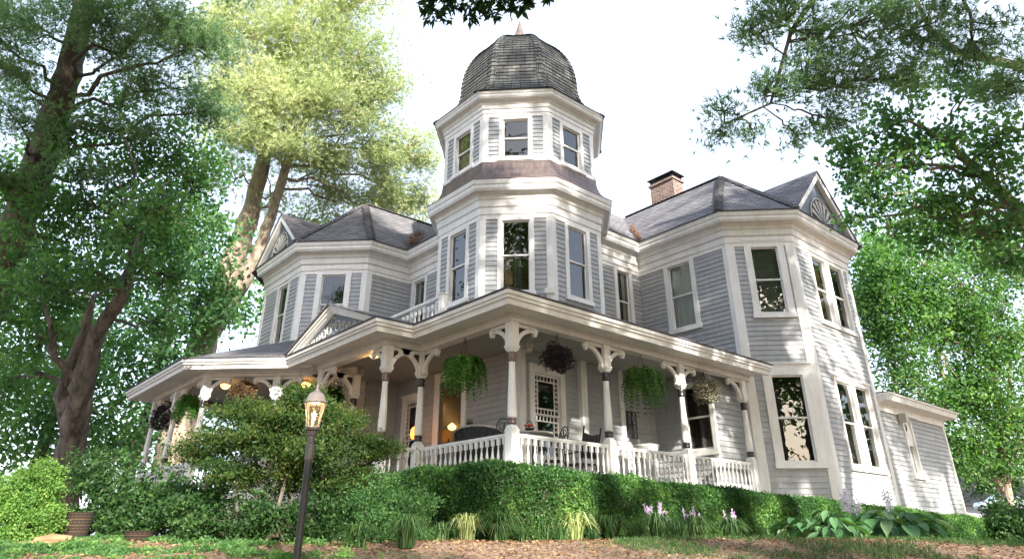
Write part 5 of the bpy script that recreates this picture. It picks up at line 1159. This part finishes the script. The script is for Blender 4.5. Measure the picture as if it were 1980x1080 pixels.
# ------------------------------------------------------------------ lamp post
Lx, Ly = -6.29, -4.39; zb = gz(Lx, Ly); o = Vector((Lx, Ly, zb)); T = empty('lamp_post', o, label='black garden lamp post with a lit glass lantern in front of the porch', cat='lamp post')
ZL = -.22
m = MB(o); m.lathe((Lx, Ly, 0), [(.034, zb-.2), (.034, ZL-.28)], 16); m.lathe((Lx, Ly, 0), [(.06, zb-.1), (.06, zb+.05), (.037, zb+.1)], 16); m.build('pole', 'lamp_post_paint', T, smooth=False)
m = MB(o); m.lathe((Lx, Ly, ZL), [(0.0348, -0.2851), (0.0405, -0.2673), (0.0405, -0.1296), (0.0324, -0.1215), (0.0324, -0.0648), (0.0405, -0.0567), (0.0486, -0.0162), (0.0689, -0.0081), (0.0729, 0.0000), (0.0729, 0.0162), (0.0567, 0.0243)], 16); m.build('collar', 'lamp_collar', T)
m = MB(o); prof = [(0.0642, 0.0185), (0.0700, 0.0739), (0.0765, 0.1231), (0.0889, 0.1847), (0.1021, 0.2370)]; m.lathe((Lx, Ly, ZL), prof, 16, caps=False); m.build('lantern_glass', 'lantern_glass', T, smooth=True)
m = MB(o)
for k in range(6): a = 2*pi*k/6+.2; m.tube([(Lx+r*1.01*cos(a), Ly+r*1.01*sin(a), ZL+z) for r, z in prof], .005, 4)
m.lathe((Lx, Ly, ZL), [(0.1021, 0.2370), (0.1130, 0.2339), (0.1152, 0.2413), (0.1094, 0.2462)], 24); m.build('lantern_frame', 'lamp_collar', T)
m = MB(o); m.lathe((Lx, Ly, ZL), [(0.1130, 0.2462), (0.0984, 0.2586), (0.0911, 0.2770), (0.0838, 0.3016), (0.0693, 0.3293), (0.0437, 0.3478), (0.0219, 0.3570), (0.0204, 0.3694), (0.0087, 0.3878), (0.0131, 0.4063), (0.0044, 0.4248)], 24); m.build('cap', 'lamp_cap', T, smooth=True)
m = MB(o); m.lathe((Lx, Ly, ZL), [(0.0087, 0.0369), (0.0131, 0.0739), (0.0160, 0.1108), (0.0102, 0.1477), (0.0015, 0.1724)], 10); m.build('bulb', 'lamp_flame', T, smooth=True)
m = MB(o); m.lathe((Lx, Ly, ZL), [(0.0146, 0.0185), (0.0117, 0.0369)], 8); m.build('socket', 'white_ceramic', T)
pl = bpy.data.lights.new('lantern_light', 'POINT'); pl.energy = 1.5; pl.color = (1, .65, .35); pl.shadow_soft_size = .03; lo = bpy.data.objects.new('lantern_light', pl); COL.objects.link(lo); lo.location = (Lx, Ly, ZL+.19)

# ------------------------------------------------------------------ small things on the ground
def planter(label, px, py, t, r, h):
    p = at(px, py, t); p.z = gz(p.x, p.y)+h; x, y, z = p; T = empty('planter', (x, y, z), label=label, cat='planter', group='woven planters under the left shrubs'); m = MB(p); m.lathe(p, [(r*.8, -h), (r*.95, -h*.2), (r, 0), (r*1.05, .02), (r*.95, .02)], 18); m.build('pot', 'wicker', T, uv=True)
planter('brown woven planter standing beside the grey trunk', 163, 968, 9.6, .17, .34); planter('low brown planter half hidden at the foot of the dark shrubs', 272, 1018, 9.2, .19, .1)
p = at(100, 1046, 8.6); p.z = gz(p.x, p.y)+.045; m = MB(p); m.tube([p+Vector((-.17, .1, -.01)), p+Vector((0, 0, .02)), p+Vector((.2, -.1, .01))], [.045, .055, .04], 10); tag(m.build('log', 'log_wood'), 'short cut log lying in the sun at the lower left', 'log')
p = at(80, 1062, 8.2); p.z = gz(p.x, p.y)+.05; m = MB(p); m.prism([p+Vector((.2*cos(t)*rr.uniform(.8, 1.1), .16*sin(t), -.06)) for t in [2*pi*i/9 for i in range(9)]], (0, 0, .08)); tag(m.build('flat_stone', 'log_wood', bevel=.02), 'flat tan stone in front of the cut log', 'stone')
# sloping pale wall end at the right end of the hedge
A_ = at(1760, 990, 26); m = MB(A_)
wp = [at(1700, 992, 25.5), at(1780, 990, 26), at(1850, 988, 26.5), at(1905, 994, 27), at(1925, 1005, 27), at(1937, 1030, 27), at(1942, 1062, 27)]
for a, b in zip(wp, wp[1:]):
    q = [Vector((a.x, a.y, a.z)), Vector((b.x, b.y, b.z)), Vector((b.x, b.y, -2.2)), Vector((a.x, a.y, -2.2))]; m.prism(q, Vector((-.15, .35, 0)))
tag(m.build('retaining_wall', 'stone'), 'pale stone wall end curving down behind the right end of the hedge', 'wall')
a, b = at(1933, 1008, 24), at(1968, 1068, 23); m = MB(a); m.tube([a, b], .05, 6); tag(m.build('wooden_stake', 'log_wood'), 'rough wooden board leaning beside the right end of the hedge', 'board')
# distant grey house and a parked car at the right edge
p = at(1950, 1000, 80); HS = empty('grey_house', (p.x, p.y, -1.5), label='dark grey neighbouring house far behind the right hedge', cat='house')
m = MB((p.x, p.y, 0)); m.box(p.x-5, p.y-6, -3, p.x+14, p.y+8, 2.6); m.build('wall', 'siding', HS)
m = MB((p.x, p.y, 0)); m.prism([(p.x-5.6, p.y-6.8, 2.6), (p.x-5.6, p.y+8.8, 2.6), (p.x-5.6, p.y+1, 7.8)], (20, 0, 0)); m.build('roof', 'shingle', HS, uv=True)
m = MB((p.x, p.y, 0)); m.box(p.x-5.1, p.y-2, -.4, p.x-5.01, p.y-.8, 1.4); m.box(p.x-5.1, p.y+3, -.4, p.x-5.01, p.y+4.2, 1.4); m.build('window', 'room_dark', HS)
def car(p, rot, label):
    T = empty('parked_car', (p.x, p.y, p.z), label=label, cat='car'); u = Vector((cos(rot), sin(rot), 0)); v = Vector((-sin(rot), cos(rot), 0)); o = Vector(p)
    side = [(-2.2, .35), (-2.25, .7), (-2.05, .92), (-1.3, .98), (-.75, 1.42), (.6, 1.45), (1.25, 1.0), (2.1, .85), (2.25, .6), (2.2, .32)]
    m = MB(o); m.prism([o+u*a+Vector((0, 0, b))-v*.85 for a, b in side], v*1.7); m.build('body', 'car_paint', T, bevel=.06)
    m = MB(o); m.prism([o+u*a+Vector((0, 0, b))-v*.86 for a, b in [(-1.15, 1.0), (-.7, 1.36), (.55, 1.39), (1.1, 1.02)]], v*1.72); m.build('windows', 'room_dark', T)
    for a in (-1.4, 1.4):
        for s in (-1, 1): m = MB(o); c = o+u*a+v*(.74*s)+Vector((0, 0, .33)); m.prism([c+u*(.33*cos(t))+Vector((0, 0, .33*sin(t))) for t in [2*pi*i/16 for i in range(16)]], v*(.16*s)); m.build('wheel', 'tyre', T)
pc = at(1938, 962, 60); car(Vector((pc.x, pc.y, pc.z-1.2)), 2.2, 'pale blue parked car glimpsed below the multi-stemmed tree')

# ------------------------------------------------------------------ world, sun, render
w = bpy.data.worlds.new('World'); scene.world = w; w.use_nodes = True; nt = w.node_tree
sk = nt.nodes.new('ShaderNodeTexSky'); sk.sky_type = 'NISHITA'; sk.sun_disc = False
SUN = Vector((-.33, -1, .50)).normalized()
el = math.asin(SUN.z); sk.sun_elevation = el; sk.sun_rotation = atan2(SUN.x, SUN.y); sk.air_density = 1.0; sk.dust_density = 2.5; sk.ozone_density = 1.0; sk.altitude = 0
bg = nt.nodes['Background']; mxw = nt.nodes.new('ShaderNodeMix'); mxw.data_type = 'RGBA'; mxw.inputs[0].default_value = .62   # thin bright high haze over the blue
nt.links.new(sk.outputs[0], mxw.inputs[6]); mxw.inputs[7].default_value = (2.3, 2.46, 2.9, 1); nt.links.new(mxw.outputs[2], bg.inputs[0]); bg.inputs[1].default_value = .15
sl_ = bpy.data.lights.new('sun', 'SUN'); sl_.energy = 3.6; sl_.angle = RAD(.9); sl_.color = (1, .93, .82)
so = bpy.data.objects.new('sun', sl_); COL.objects.link(so); so.rotation_euler = (-SUN).to_track_quat('-Z', 'Y').to_euler(); so.location = SUN*60
scene.render.engine = 'CYCLES'; scene.cycles.max_bounces = 8; scene.cycles.transparent_max_bounces = 12
scene.cycles.diffuse_bounces = 4
scene.view_settings.view_transform = 'Standard'; scene.view_settings.look = 'None'; scene.view_settings.exposure = 2.2; scene.view_settings.gamma = 1
scene.render.resolution_x = 1024; scene.render.resolution_y = 558
